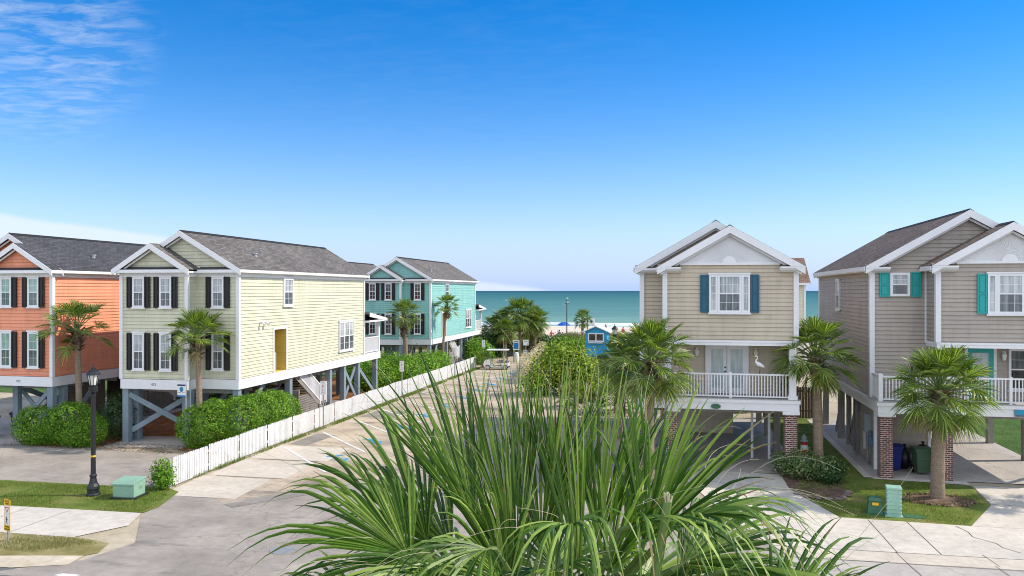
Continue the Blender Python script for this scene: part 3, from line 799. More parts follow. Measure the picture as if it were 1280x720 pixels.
    m.prism([(bm + .27 * math.cos(math.pi * i / 16), z0 + .27 * math.sin(math.pi * i / 16)) for i in range(17)], 'y', -.075, -.052)
    m.prism([(bm + .31 * math.cos(math.pi * i / 16), z0 + .31 * math.sin(math.pi * i / 16)) for i in range(17)] +
            [(bm + .28 * math.cos(math.pi * i / 16), z0 + .28 * math.sin(math.pi * i / 16)) for i in range(16, -1, -1)], 'y', -.085, -.053)
    m.build('half_round', M['white'], pd)
    # bay window: sash between two sidelights
    wz0, wz1 = 6.34, 7.84
    w = window(root, fbay, bm, wz0, wz1, .92, cols=3, rows=(2, 2), panes=('pane_light', 'pane_dark'), sill=False)
    m = MB(fbo); sides = []
    for sgn in (-1, 1):
        a, b = sorted((bm + sgn * .465, bm + sgn * .78))
        m.box(a, a + .07, 0, .064, wz0, wz1); m.box(b - .07, b, 0, .064, wz0, wz1); m.box(a + .07, b - .07, 0, .063, wz1 - .09, wz1); m.box(a + .07, b - .07, 0, .063, wz0, wz0 + .09)
        for j in (1, 2, 3): z = wz0 + .09 + (wz1 - wz0 - .18) * j / 4; m.box(a + .07, b - .07, 0, .035, z - .008, z + .008)
        sides.append(MB(fbo).box(a + .07, b - .07, .003, .026, wz0 + .09, wz1 - .09))
        shutter(root, fbo, (bm - .78 - .35) if sgn < 0 else bm + .8, (bm - .8) if sgn < 0 else bm + .78 + .35, wz0, wz1, shut)
    m.box(bm - .82, bm + .82, 0, .09, wz0 - .07, wz0 - .002); m.box(bm - .82, bm + .82, 0, .085, wz1 + .002, wz1 + .07)
    m.build('window_casing', M['white'], w); [q.build('sidelight_pane', M['pane_light'], w) for q in sides]
    if small_window:
        window(root, fw, 1.04, 6.98, 7.92, .74, cols=2, rows=(2, 0), shutters=shut, sw=.37, case=.1, sill=False)
        window(root, face('L', 0), 8.0, 6.3, 7.7, .8, cols=2, panes=('pane_light', 'pane_black'))
    # porch doors
    if door == 'french':
        c = bm - .02
        m = MB(fwo); m.box(c - .86, c - .76, 0, .07, ZS, 5.05); m.box(c + .76, c + .86, 0, .07, ZS, 5.05); m.box(c - .76, c + .76, 0, .068, 4.96, 5.05)
        dr = None
        fr = m.build('door_frame', M['white'], root)
        for sg in (-1, 1):
            a, b = sorted((c + sg * .012, c + sg * .76))
            m = MB(fwo); m.box(a, a + .13, .002, .05, ZS + .02, 4.95); m.box(b - .13, b, .002, .05, ZS + .02, 4.95)
            m.box(a + .13, b - .13, .002, .049, 4.8, 4.95); m.box(a + .13, b - .13, .002, .049, ZS + .02, ZS + .25)
            dr = m.build('door', M['white'], root)
            MB(fwo).box(a + .13, b - .13, .002, .03, ZS + .25, 4.8).build('pane', M['pane_door'], dr)
        m = MB(fwo)
        for z in (3.88, 4.05): m.tube([(c - .07, .05, z), (c - .07, .09, z)], .035, 10)
        m.build('handle', M['black_metal'], dr)
        lights = (c - 1.2, c + 1.15)
    else:
        c = 3.95
        m = MB(fwo); m.box(c - .57, c - .46, 0, .07, ZS, 5.08); m.box(c + .46, c + .57, 0, .07, ZS, 5.08); m.box(c - .46, c + .46, 0, .068, 4.97, 5.08)
        m.build('door_frame', M['white'], root)
        m = MB(fwo); m.box(c - .46, c - .3, .002, .05, ZS + .02, 4.96); m.box(c + .3, c + .46, .002, .05, ZS + .02, 4.96)
        m.box(c - .3, c + .3, .002, .049, 4.78, 4.96); m.box(c - .3, c + .3, .002, .049, ZS + .02, ZS + .4)
        dr = m.build('door', M['door_teal'], root)
        MB(fwo).box(c - .3, c + .3, .002, .03, ZS + .4, 4.78).build('pane', M['pane_door'], dr)
        window(root, fw, 5.6, 3.35, 4.95, 1.3, cols=2, panes=('pane_dark', 'pane_black'))
        lights = (c + .82,)
    for s in lights:
        m = MB(fwo); m.box(s - .05, s + .05, 0, .04, 4.5, 4.85); m.tube([(s, .04, 4.8), (s, .14, 4.83)], .018, 6)
        wl = m.build('wall_light', M['white'], root)
        MB().lathe([(.02, -.24), (.06, -.2), (.1, -.02), (.1, 0), (.03, .1), (.01, .16)], 8, (s, YW - .14, 4.72)).build('lantern', M['lamp_glass'], wl)
    # porch posts, railing
    for x in (.02, bx + .12, W - .14):
        m = MB(); m.box(x - .13, x + .13, -.06, .2, ZS + .002, ZM - .1 if x > 1 or bx < .6 else ZM - .1); m.box(x - .17, x + .17, -.1, .24, ZS + .001, ZS + .16)
        if x < bx - .2:
            m = MB(); m.box(x - .08, x + .08, 0, .16, ZS + .002, ZS + 1.06)
        m.build('porch_post', M['white'], root)
    zr = ZS + .98
    railing(root, [(.1, .07), (bx, .07)], ZS, zr); railing(root, [(bx + .25, .07), (bm, .07)], ZS, zr, .115); railing(root, [(bm + .1, .07), (W - .27, .07)], ZS, zr, .115)
    railing(root, [(.02, .16), (.02, YW - .1)], ZS, zr, .07); railing(root, [(W - .06, .25), (W - .06, YW - .1)], ZS, zr, .07)
    MB().box(bm, bm + .1, .02, .12, ZS, zr + .05).build('rail_post', M['white'], root)
    # brick piers with caps, wood piles behind
    for x in (.22, bx + .3, W - .2):
        MB().box(x - .23, x + .23, -.02, .44, -.05, ZB - .13).build('brick_pier', M['brick'], root)
        MB().box(x - .31, x + .31, -.1, .52, ZB - .128, ZB - .004).build('pier_cap', M['white'], root)
    for y in (4.6, 8.6, 12.8):
        for x in (.2, W - .2): pile(root, x, y, ZB, .28, 'old_wood')
    m = MB()
    for i in range(10): m.box(.2, W - .2, .7 + i * 1.25, .76 + i * 1.25, ZB - .2, ZB - .004)
    m.build('joists', M['old_wood'], root)
    MB().bar((W - .25, 1.6, .9), (W - .25, .5, 2.3), .06, .2).build('brace', M['white'], root)
    return root
# ------------------------------------------------------------------ setting
def sheet(name, poly, z, mat, kind='structure'):
    m = MB(); m.add([(x, y, z) for x, y in poly], [tuple(range(len(poly)))])
    return struct(name, m, mat, kind)

def gz(y):
    return float(np.interp(y, ys, zs))
# terrain: flat block, a low dune, then the beach sloping under the sea
m = MB()
ys = [-60, 20, 88, 93, 97, 103, 108, 113, 130, 160, 178, 230]
zs = [-.012, -.012, -.012, .45, 1.0, .75, .1, -.15, -.3, -.5, -.62, -2.]
xs = [-900, -200, -80, -40, -22, -14, -6, 2, 12, 40, 90, 250, 900]
for j, (y, z) in enumerate(zip(ys, zs)):
    for i, x in enumerate(xs):
        m.v.append((x, y, z))
for j in range(len(ys) - 1):
    for i in range(len(xs) - 1):
        a = j * len(xs) + i; m.q.append((a, a + 1, a + 1 + len(xs), a + len(xs)))
        m.mi.append(0 if ys[j] < 100 else 1)
o = m.build('ground', [M['soil'], M['sand']]); tag(o, kind='structure')
m = MB(); m.add([(-30000, 140, -.6), (30000, 140, -.6), (30000, 60000, -.6), (-30000, 60000, -.6)], [(0, 1, 2, 3)])
struct('sea', m, M['sea'])
# beach breakers: low foam ridges near the shore
m = MB()
for k, (y, a) in enumerate(((176, .16), (181, .22), (188, .2))):
    pr = None
    for i in range(121):
        x = -90 + i * 1.6; yy = y + 1.6 * math.sin(x * .05 + k) + .7 * math.sin(x * .23 + 2 * k)
        w = a * max(0., math.sin(x * .06 + 1.7 * k) + .4)
        if pr: m.add([(pr[0], pr[1] - .7, -.597), (x, yy - .7, -.597), (x, yy, -.597 + w + .003), (pr[0], pr[1], -.597 + pr[2] + .003)], [(0, 1, 2, 3)])
        if pr: m.add([(pr[0], pr[1], -.597 + pr[2] + .003), (x, yy, -.597 + w + .003), (x, yy + 1., -.597), (pr[0], pr[1] + 1., -.597)], [(0, 1, 2, 3)])
        pr = (x, yy, w)
struct('surf', m, plain('sea_foam', (.75, .78, .78), .7, .2, .5))

# roads, drives, walks (each sheet 4 mm above the one below)
sheet('front_road', [(-60, 2), (60, 2), (60, 17.9), (-60, 17.6)], -.004, M['asphalt_dark'])
sheet('street', [(-17.4, 17.2), (3.2, 17.6), (2.9, 22.9), (1.2, 26.5), (.2, 31.5), (-3.6, 34), (-6., 55), (-9.5, 70), (-13.0, 75), (-14.5, 86), (-18.3, 86), (-18.4, 60), (-18.3, 31), (-17.9, 26.0), (-17.2, 24.0), (-16.8, 22.6), (-15.2, 20.2), (-15.6, 18.6)], 0., M['asphalt'])
sheet('parking_lot', [(-18.28, 27.5), (-15.2, 24.6), (-13.2, 27.0), (-4.6, 35.2), (-6., 55), (-9.5, 70), (-13.0, 75), (-14.5, 86), (-18.28, 86)], .004, M['asphalt_lot'])
sheet('asphalt_patch', [(-15.0, 24.4), (-13.0, 26.8), (-12.6, 26.4), (-14.5, 24.1)], .0085, M['asphalt_patch'])
sheet('asphalt_patch', [(-17.9, 34.6), (-16.9, 34.4), (-16.7, 37.2), (-17.8, 37.5)], .0085, M['asphalt_patch'])
sheet('asphalt_patch', [(-17.8, 43.0), (-15.9, 42.6), (-15.7, 45.5), (-17.7, 45.2)], .0085, M['asphalt_patch'])
# pale concrete pads beside the fence
m = MB()
for k in range(3):
    y = 25.0 + k * 3.15
    m.add([(-17.9 - .1 * k, y + .1, .008), (-15.0 + .25 * k, y + .1, .008), (-15.2 + .25 * k, y + 3.0, .008), (-18.1 - .05 * k, y + 3.0, .008)], [(0, 1, 2, 3)])
struct('concrete_pad', m, M['concrete_b'])
m = MB(); yy = [83.5, 88, 93, 97, 103, 108, 112]
for a, b in zip(yy[:-1], yy[1:]):
    xa, xb = -18.2 + (a - 84) * .075, -18.2 + (b - 84) * .075
    m.add([(xa, a, gz(a) + .03), (xa + 3.5, a, gz(a) + .03), (xb + 3.5, b, gz(b) + .03), (xb, b, gz(b) + .03)], [(0, 1, 2, 3)])
struct('beach_path', m, M['edge_sand'])
sheet('side_drive', [(-60, 25.5), (-24.7, 25.6), (-20, 25.95), (-18.35, 26.4), (-18.55, 31.5), (-25.3, 32.0), (-60, 31.8)], .004, M['asphalt'])
sheet('house_slab', [(-37, 31.9), (-29.2, 31.9), (-29.2, 48), (-37, 48)], .008, M['concrete_d'])
sheet('house_slab', [(-26.1, 32.3), (-22.2, 32.5), (-22.2, 35.7), (-26.1, 35.0)], .008, M['concrete_d'])
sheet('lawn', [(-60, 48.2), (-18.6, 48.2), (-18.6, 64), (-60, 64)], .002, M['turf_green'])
sheet('mulch_bed', [(-29.2, 31.85), (-26.1, 32.1), (-26.1, 35.0), (-22.2, 35.7), (-22.2, 32.3), (-18.5, 31.6), (-18.5, 62), (-29.2, 62)], .004, M['mulch'])
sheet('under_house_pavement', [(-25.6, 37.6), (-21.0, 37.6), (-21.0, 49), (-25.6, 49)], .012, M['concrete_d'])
sheet('sidewalk', [(-60, 19.9), (-17.3, 20.25), (-16.5, 21.6), (-17.0, 22.9), (-19, 22.85), (-60, 22.1)], .012, M['concrete'])
sheet('verge', [(-60, 22.1), (-19, 22.85), (-17.0, 22.95), (-16.9, 23.6), (-17.5, 25.6), (-18.5, 26.2), (-20.1, 25.9), (-60, 25.5)], .009, M['turf'])
sheet('verge', [(-60, 17.75), (-16.3, 18.3), (-15.6, 19.2), (-15.9, 20.0), (-17.2, 20.3), (-60, 19.9)], .006, M['turf_dry'])
sheet('sand_strip', [(-60, 17.55), (-17.0, 17.7), (-15.7, 18.2), (-15.8, 18.9), (-16.6, 18.75), (-18.2, 18.4), (-60, 18.1)], .009, M['edge_sand'])
# right-hand side
sheet('sidewalk', [(1.9, 18.2), (60, 18.2), (60, 23.3), (3.0, 22.7)], .004, M['concrete_d'])
sheet('gutter_band', [(3.0, 22.7), (60, 23.3), (60, 24.2), (2.6, 23.6)], .012, M['concrete_b'])
sheet('sidewalk', [(2.6, 23.6), (60, 24.2), (60, 27.0), (8.78, 26.8), (5.0, 27.0), (3.6, 26.4), (1.6, 26.2)], .008, M['concrete'])
sheet('house_drive', [(1.6, 26.2), (3.6, 26.4), (5.0, 27.0), (3.95, 30.4), (3.9, 32.8), (.9, 33.0), (.2, 31.4)], .012, M['concrete'])
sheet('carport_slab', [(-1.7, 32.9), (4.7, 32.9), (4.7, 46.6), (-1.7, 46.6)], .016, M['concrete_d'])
sheet('house_drive', [(8.78, 26.8), (40, 26.9), (40, 32.6), (10.62, 32.4), (10.3, 29.6)], .012, M['concrete'])
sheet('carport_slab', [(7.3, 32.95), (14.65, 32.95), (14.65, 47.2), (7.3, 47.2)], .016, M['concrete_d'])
sheet('lawn', [(5.0, 26.95), (8.75, 26.78), (10.25, 29.55), (10.55, 32.3), (7.3, 32.95), (7.3, 48), (4.72, 48), (4.72, 32.9), (3.95, 32.8), (3.97, 30.4)], .006, M['turf'])
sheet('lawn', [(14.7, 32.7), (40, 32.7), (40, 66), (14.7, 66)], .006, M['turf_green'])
sheet('foundation_edge', [(7.0, 32.9), (7.295, 32.9), (7.295, 47), (7.0, 47)], .03, M['concrete'])
sheet('foundation_edge', [(7.295, 32.78), (10.55, 32.4), (10.6, 32.94), (7.295, 32.94)], .02, M['concrete'])
# expansion joints and a crack in the walks
m = MB()
def seam(p, q, w=.03, z=.0162):
    p, q = Vector((*p, z)), Vector((*q, z)); d = (q - p).normalized(); s = Vector((-d.y, d.x, 0)) * w / 2
    m.add([tuple(p - s), tuple(q - s), tuple(q + s), tuple(p + s)], [(0, 1, 2, 3)])
for (a, b) in (((5.83, 26.9), (5.89, 23.65)), ((6.96, 26.85), (7.02, 23.68)), ((3.7, 26.3), (3.9, 23.65)), ((2.0, 25.9), (2.3, 23.6)), ((5.9, 22.9), (6.4, 18.3)), ((8.1, 23.0), (8.6, 18.3)), ((4.0, 22.85), (4.3, 18.3)),
               ((10.5, 23.0), (11, 18.3)), ((8.1, 23.95), (8.2, 23.0)), ((5.85, 23.7), (5.9, 22.9)), ((10.0, 24.0), (10.1, 23.1)), ((2.6, 23.62), (14, 23.78)), ((3.0, 22.72), (14, 22.86)), ((.25, 31.3), (3.95, 30.3)), ((10.35, 29.65), (12.9, 29.5)),
               ((10.62, 32.35), (20, 32.5))): seam(a, b, .02)
pp = [(8.3, 26.7), (8.45, 26.1), (8.42, 25.6), (8.85, 25.1), (8.9, 24.7), (9.2, 24.3)]
for a, b in zip(pp[:-1], pp[1:]): seam(a, b, .022)
for k in range(8): seam((-19.5 - 1.55 * k, 20.2), (-19.5 - 1.6 * k, 22.8), .02)
for k in range(2): seam((-17.6, 28.15 + 3.15 * k), (-14.8, 28.15 + 3.15 * k), .035, .0122)
struct('pavement_joint', m, M['joint'])
# stall lines and blue stall marks
m = MB()
for k in range(11):
    y = 33.9 + 4.05 * k
    p, q = Vector((-17.75, y, .0165)), Vector((-13.7, y - 4.35, .0165)); d = (q - p).normalized(); s = Vector((-d.y, d.x, 0)) * .06
    m.add([tuple(p - s), tuple(q - s), tuple(q + s), tuple(p + s)], [(0, 1, 2, 3)])
m.add([(-15.5, 17.45, .004), (-14.95, 17.45, .004), (-14.8, 17.62, .004), (-15.35, 17.62, .004)], [(0, 1, 2, 3)])
struct('road_marking', m, M['line'])
m = MB()
for k in range(10):
    y = 32.05 + 4.0 * k; x = -14.2
    u, v = Vector((.68, -.73, 0)), Vector((.73, .68, 0))
    def pt(a, b): p = Vector((x, y, .0165)) + u * a + v * b; return tuple(p)
    # arrow head, stem and cross bar of a parking symbol
    m.add([pt(-.75, -.09), pt(.1, -.09), pt(.1, .09), pt(-.75, .09)], [(0, 1, 2, 3)])
    m.add([pt(.1, -.38), pt(.75, 0), pt(.1, .38)], [(0, 1, 2)])
    m.add([pt(-.75, -.36), pt(-.55, -.36), pt(-.55, -.09), pt(-.75, -.09)], [(0, 1, 2, 3)])
    m.add([pt(-.75, .09), pt(-.55, .09), pt(-.55, .36), pt(-.75, .36)], [(0, 1, 2, 3)])
struct('stall_symbol', m, M['line_blue'])
m = MB(); m.tube([(-10.75, 20.45, .003), (-10.75, 20.45, .012)], .36, 20)
for i in range(5): m.box(-10.99, -10.51, 20.25 + i * .09, 20.28 + i * .09, .012, .018)
tag(m.build('manhole_cover', M['grey_metal']), 'round iron manhole cover set in the street behind the palm fronds', 'manhole')

# ------------------------------------------------------------------ grass blades
def inside(poly, X, Y):
    c = np.zeros(len(X), bool); n = len(poly)
    for i in range(n):
        x0, y0 = poly[i]; x1, y1 = poly[(i + 1) % n]
        t = ((y0 > Y) != (y1 > Y)) & (X < (x1 - x0) * (Y - y0) / (y1 - y0 + 1e-12) + x0)
        c ^= t
    return c

def blades(name, poly, n, h, w, mat, z=.01, lean=.6, patch=0., seed=1, bent=False):
    r = np.random.default_rng(seed)
    P = np.array(poly); X = r.uniform(P[:, 0].min(), P[:, 0].max(), n * 3); Y = r.uniform(P[:, 1].min(), P[:, 1].max(), n * 3)
    k = inside(poly, X, Y)
    if patch:
        f = np.sin(X * 1.7 + 1.3 * np.sin(Y * 1.1)) + np.sin(Y * 2.3 + 1.7 * np.sin(X * .9)) + r.normal(0, .6, len(X))
        k &= f > patch
    X, Y = X[k][:n], Y[k][:n]; n = len(X)
    a = r.uniform(0, 2 * np.pi, n); hh = h * r.uniform(.5, 1.25, n); l = lean * r.uniform(.1, 1, n) * hh; b = a + r.normal(0, .8, n)
    V = np.zeros((n, 4, 3)); cx, cy = np.cos(a + np.pi / 2) * w / 2, np.sin(a + np.pi / 2) * w / 2
    V[:, 0] = np.c_[X - cx, Y - cy, np.full(n, z)]; V[:, 1] = np.c_[X + cx, Y + cy, np.full(n, z)]
    dx, dy = np.cos(b) * l, np.sin(b) * l
    V[:, 2] = np.c_[X + cx * .5 + dx * .5, Y + cy * .5 + dy * .5, z + hh * .62]; V[:, 3] = np.c_[X + dx, Y + dy, z + hh]
    return tag(quads(name, V, mat), kind='stuff')

GL = M['grass_leaf']
blades('grass', [(-27, 22.55), (-19, 22.85), (-17.1, 22.95), (-17.0, 23.6), (-17.7, 25.3), (-18.5, 26.0), (-20.1, 25.85), (-27, 25.5)], 24000, .055, .012, GL, seed=1, patch=-.6)
blades('grass', [(-24, 18.6), (-16.8, 18.9), (-16.0, 19.4), (-16.2, 19.9), (-17.2, 20.2), (-24, 20.1)], 9000, .05, .012, M['dune_leaf'], seed=2, patch=-.4)
blades('grass', [(5.0, 27.05), (8.7, 26.9), (10.1, 29.5), (10.4, 32.1), (7.0, 32.8), (6.9, 46), (4.8, 46), (4.8, 32.9), (4.1, 30.4)], 30000, .055, .013, GL, seed=3, patch=-.35)
blades('grass', [(14.8, 32.8), (22, 32.8), (26, 58), (14.8, 58)], 16000, .06, .02, GL, seed=4)
blades('weeds', [(-18.3, 27.5), (-18.15, 27.5), (-17.95, 45), (-17.95, 74), (-18.35, 74)], 7000, .16, .02, GL, seed=5, patch=-.2)
blades('dune_grass', [(-15.0, 84), (-13.6, 104), (2, 108), (8, 100), (4, 62), (-4, 58), (-8.5, 72), (-12.6, 77)], 30000, .8, .035, M['dune_leaf'], z=.0, seed=6, patch=-.7)
blades('dune_grass', [(-34, 88), (-17, 86), (-16.8, 106), (-40, 108)], 20000, .9, .035, M['dune_leaf'], z=.45, seed=7, patch=-.9)
blades('dune_grass', [(-14.5, 92), (-14.2, 104), (6, 106), (2, 92)], 18000, 1.25, .045, M['dune_leaf'], z=.55, seed=8, patch=-1.)
# mulch chips and litter scraps round the beds
blades('mulch_chips', [(-31, 31.6), (-18.6, 31.3), (-18.6, 33.4), (-31, 33.2)], 3500, .03, .05, M['boot'], seed=9, lean=2.5)
# ------------------------------------------------------------------ foliage
def leaf_cloud(blobs, n, size, seed, shell=.72, spread=.06, up=.25, bump=.14, zmin=.02, flat=1.):
    """leaf-sized rhombs through the outer volume of merged lobes"""
    r = np.random.default_rng(seed)
    B = np.array([list(c) + list(q) for c, q in blobs], float)
    area = (B[:, 3] * B[:, 4] + B[:, 3] * B[:, 5] + B[:, 4] * B[:, 5]); idx = r.choice(len(B), n * 3, p=area / area.sum())
    d = r.normal(size=(n * 3, 3)); d /= np.linalg.norm(d, axis=1)[:, None]
    b = B[idx]
    lump = 1 + bump * (np.sin(d[:, 0] * 6 + idx * 1.7) * np.sin(d[:, 1] * 7 + idx) + .6 * np.sin(d[:, 2] * 9 + d[:, 0] * 11 + idx * 2.1))
    rad = (shell + (1 - shell) * r.uniform(0, 1, n * 3) ** .5) * lump
    P = b[:, :3] + d * rad[:, None] * b[:, 3:6] + r.normal(0, spread, (n * 3, 3))
    keep = P[:, 2] > zmin
    # drop leaves buried deep in another lobe
    for k in range(len(B)):
        q = (P - B[k, :3]) / B[k, 3:6]; keep &= ~((np.linalg.norm(q, axis=1) < shell * .8) & (idx != k))
    P, d = P[keep][:n], d[keep][:n]; n = len(P)
    nn = d + r.normal(0, .42, (n, 3)) + np.array([0, 0, up]); nn /= np.linalg.norm(nn, axis=1)[:, None]
    t = np.cross(nn, r.normal(size=(n, 3))); t /= np.linalg.norm(t, axis=1)[:, None]; s = np.cross(nn, t)
    L_ = size * r.uniform(.65, 1.3, n)[:, None]; W_ = L_ * .55
    V = np.zeros((n, 4, 3))
    V[:, 0] = P - t * L_ * .5; V[:, 1] = P + s * W_ * .5 - nn * L_ * .06; V[:, 2] = P + t * L_ * .5 - nn * L_ * .12; V[:, 3] = P - s * W_ * .5 - nn * L_ * .06
    return V

def stems(root, blobs, seed, k=3, rad=.025):
    r = random.Random(seed); m = MB()
    zb = 0.
    for (c, q) in blobs:
        for _ in range(k):
            a = r.uniform(0, 6.28); e = r.uniform(.3, .8)
            p1 = (c[0] + q[0] * e * math.cos(a), c[1] + q[1] * e * math.sin(a), c[2] + q[2] * r.uniform(.1, .75))
            b0 = (c[0] + .2 * (p1[0] - c[0]), c[1] + .2 * (p1[1] - c[1]), zb)
            mid = tuple((b0[i] * .6 + p1[i] * .4) + (r.uniform(-.08, .08) if i < 2 else 0) for i in range(3))
            m.tube([b0, mid, p1], [rad, rad * .8, rad * .35], 5)
    return m.build('stems', M['stem'], root)

def shrub(name, label, cat, loc, blobs, n, size, mat, seed, group=None, **kw):
    root = empty(name, loc, label, cat, group=group)
    quads('foliage', leaf_cloud(blobs, n, size, seed, **kw), M[mat], root)
    stems(root, blobs, seed)
    return root

shrub('shrub', 'clipped round green shrub at the left end of the pair before the coral house', 'shrub', (-29.5, 32.25, 0), [((0, 0, .85), (1.15, .9, .95)), ((.3, .2, .6), (1.2, .8, .7))], 9000, .085, 'hedge', 21, shell=.86, spread=.03, bump=.07)
shrub('shrub', 'larger rounded green shrub directly behind the street lamp, left of the yellow house', 'shrub', (-27.6, 32.25, 0), [((0, 0, 1.0), (1.3, .95, 1.05)), ((.5, .1, .7), (1.15, .95, .8)), ((-.3, .4, 1.05), (1., .8, .9))], 13000, .085, 'hedge', 22, shell=.86, spread=.03, bump=.07)
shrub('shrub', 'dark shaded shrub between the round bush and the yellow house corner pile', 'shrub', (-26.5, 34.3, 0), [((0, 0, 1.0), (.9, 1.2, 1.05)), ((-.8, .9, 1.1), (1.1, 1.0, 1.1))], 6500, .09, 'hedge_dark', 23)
shrub('hedge', 'big glossy clipped hedge spilling along the white picket fence beside the yellow house', 'hedge', (-20.6, 33.6, 0),
      [((-1.0, -.6, .95), (.95, .85, .98)), ((-.1, -.6, 1.15), (1.05, 1.0, 1.1)), ((.8, -.1, 1.3), (1.0, 1.1, 1.08)), ((1.0, 1.2, 1.32), (.9, 1.2, 1.08)), ((1.0, 2.6, 1.25), (.85, 1.2, 1.06)), ((1.0, 3.8, 1.05), (.75, 1.0, .98)), ((.2, .9, 1.2), (1.0, 1.2, 1.05))], 34000, .09, 'hedge', 24, shell=.88, spread=.03, bump=.07)
shrub('bush', 'small leafy green bush between the transformer box and the fence end', 'bush', (-18.35, 25.85, 0), [((0, 0, .62), (.42, .4, .6)), ((.12, -.08, .4), (.45, .4, .4))], 1500, .1, 'hedge', 25, shell=.3)
shrub('hedge', 'long loose green hedge behind the fence in front of the teal house', 'hedge', (-20.5, 60, 0),
      [((-4.5, 1.5, .9), (1.8, 1.4, 1.2)), ((-2.6, -3.2, 1.0), (1.6, 2.2, 1.2)), ((-.9, -5., .9), (1.3, 2., 1.1)), ((-1.8, -.6, 1.1), (1.8, 1.9, 1.25)), ((.2, -2.0, 1.1), (1.3, 2.0, 1.2)), ((.5, 1.6, 1.15), (1.3, 2.0, 1.2)), ((.6, 4.6, 1.0), (1.2, 1.9, 1.1))], 24000, .17, 'hedge', 26, shell=.6, spread=.14)
for k, (lb, loc, bl, mt, n) in enumerate((
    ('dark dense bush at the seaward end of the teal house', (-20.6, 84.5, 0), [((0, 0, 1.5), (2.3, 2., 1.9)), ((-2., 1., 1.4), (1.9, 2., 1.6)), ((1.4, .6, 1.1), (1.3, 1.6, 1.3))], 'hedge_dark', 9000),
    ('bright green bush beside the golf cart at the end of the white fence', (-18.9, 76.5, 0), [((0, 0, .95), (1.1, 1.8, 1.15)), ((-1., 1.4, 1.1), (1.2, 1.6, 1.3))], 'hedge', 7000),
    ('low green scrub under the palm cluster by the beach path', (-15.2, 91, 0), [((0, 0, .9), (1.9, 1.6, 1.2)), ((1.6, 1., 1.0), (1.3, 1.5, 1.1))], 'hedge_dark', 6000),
    ('green scrub on the dune right of the beach hut', (-3.0, 92, .4), [((0, 0, .8), (2.4, 1.5, 1.1)), ((2.4, .4, .9), (2., 1.5, 1.2)), ((-2.2, 1, .6), (1.6, 1.4, .8))], 'hedge', 6000),
    ('green scrub on the dune left of the beach hut', (-12.6, 91, .4), [((0, 0, .6), (1.6, 1.5, .9)), ((1.9, .4, .5), (1.6, 1.3, .8))], 'hedge', 4500))):
    shrub('bush', lb, 'bush', loc, bl, n, .19, mt, 30 + k, shell=.5, spread=.18)
# leafy tree-like shrub overgrowing the path fence
shrub('flowering_shrub', 'large lime green leafy shrub in the middle, in front of the blue beach hut', 'shrub', (-8.0, 55, 0),
      [((0, 0, 1.9), (1.9, 1.7, 1.75)), ((-1.15, -.2, 1.3), (1.3, 1.4, 1.4)), ((1.5, .2, 1.5), (1.4, 1.5, 1.5)), ((.1, .1, 2.55), (1.25, 1.2, 1.2)), ((-1.6, -.8, .8), (1.1, 1.2, 1.0)), ((2.3, -.3, .9), (1.2, 1.2, 1.1)), ((.9, .1, 2.2), (.9, .9, .9))], 13000, .19, 'shrub_lime', 41, shell=.42, spread=.2, bump=.36)
# palmetto scrub right of the shrub is made with the palms below
shrub('shrub', 'pale flecked shrub in the stone edged bed round the palm trunk', 'shrub', (4.95, 32.2, 0), [((-.3, 0, .55), (.75, .7, .6)), ((.45, -.2, .45), (.7, .65, .55)), ((-.9, .7, .45), (.5, .6, .5))], 4200, .1, 'shrub_pale', 42, shell=.4)
shrub('shrub', 'dark low shrub at the lawn side of the stone edged bed', 'shrub', (5.75, 32.0, 0), [((0, 0, .42), (.5, .5, .45)), ((-.25, -.45, .35), (.45, .4, .38))], 1700, .09, 'hedge_dark', 43, shell=.4)
# greenery seen through the piles
for k, (x, y, s, lb) in enumerate(((-33.8, 51, 1.3, 'bright bush right behind the coral house bins'), (-36.5, 52, 1.5, 'green bush in the sun far behind the coral house piles'), (-31, 53, 1.3, 'green bush behind the rear braces of the coral house'), (-27.8, 51, 1.3, 'bush in the gap behind the coral and yellow houses'), (-22.5, 54.5, 1.0, 'bush behind the last piles of the yellow house'),
                                   (17.5, 60, 1.5, 'bush at the back of the lawn beyond the taupe house'), (3.0, 49.5, 1.2, 'bush behind the carport of the beige house'))):
    shrub('bush', lb, 'bush', (x, y, 0), [((0, 0, s), (s * 1.5, s, s)), ((s, .4, s * .8), (s, s * .9, s * .9))], 3500, .16, 'hedge' if k % 2 == 0 else 'hedge_dark', 50 + k, shell=.5, spread=.12)

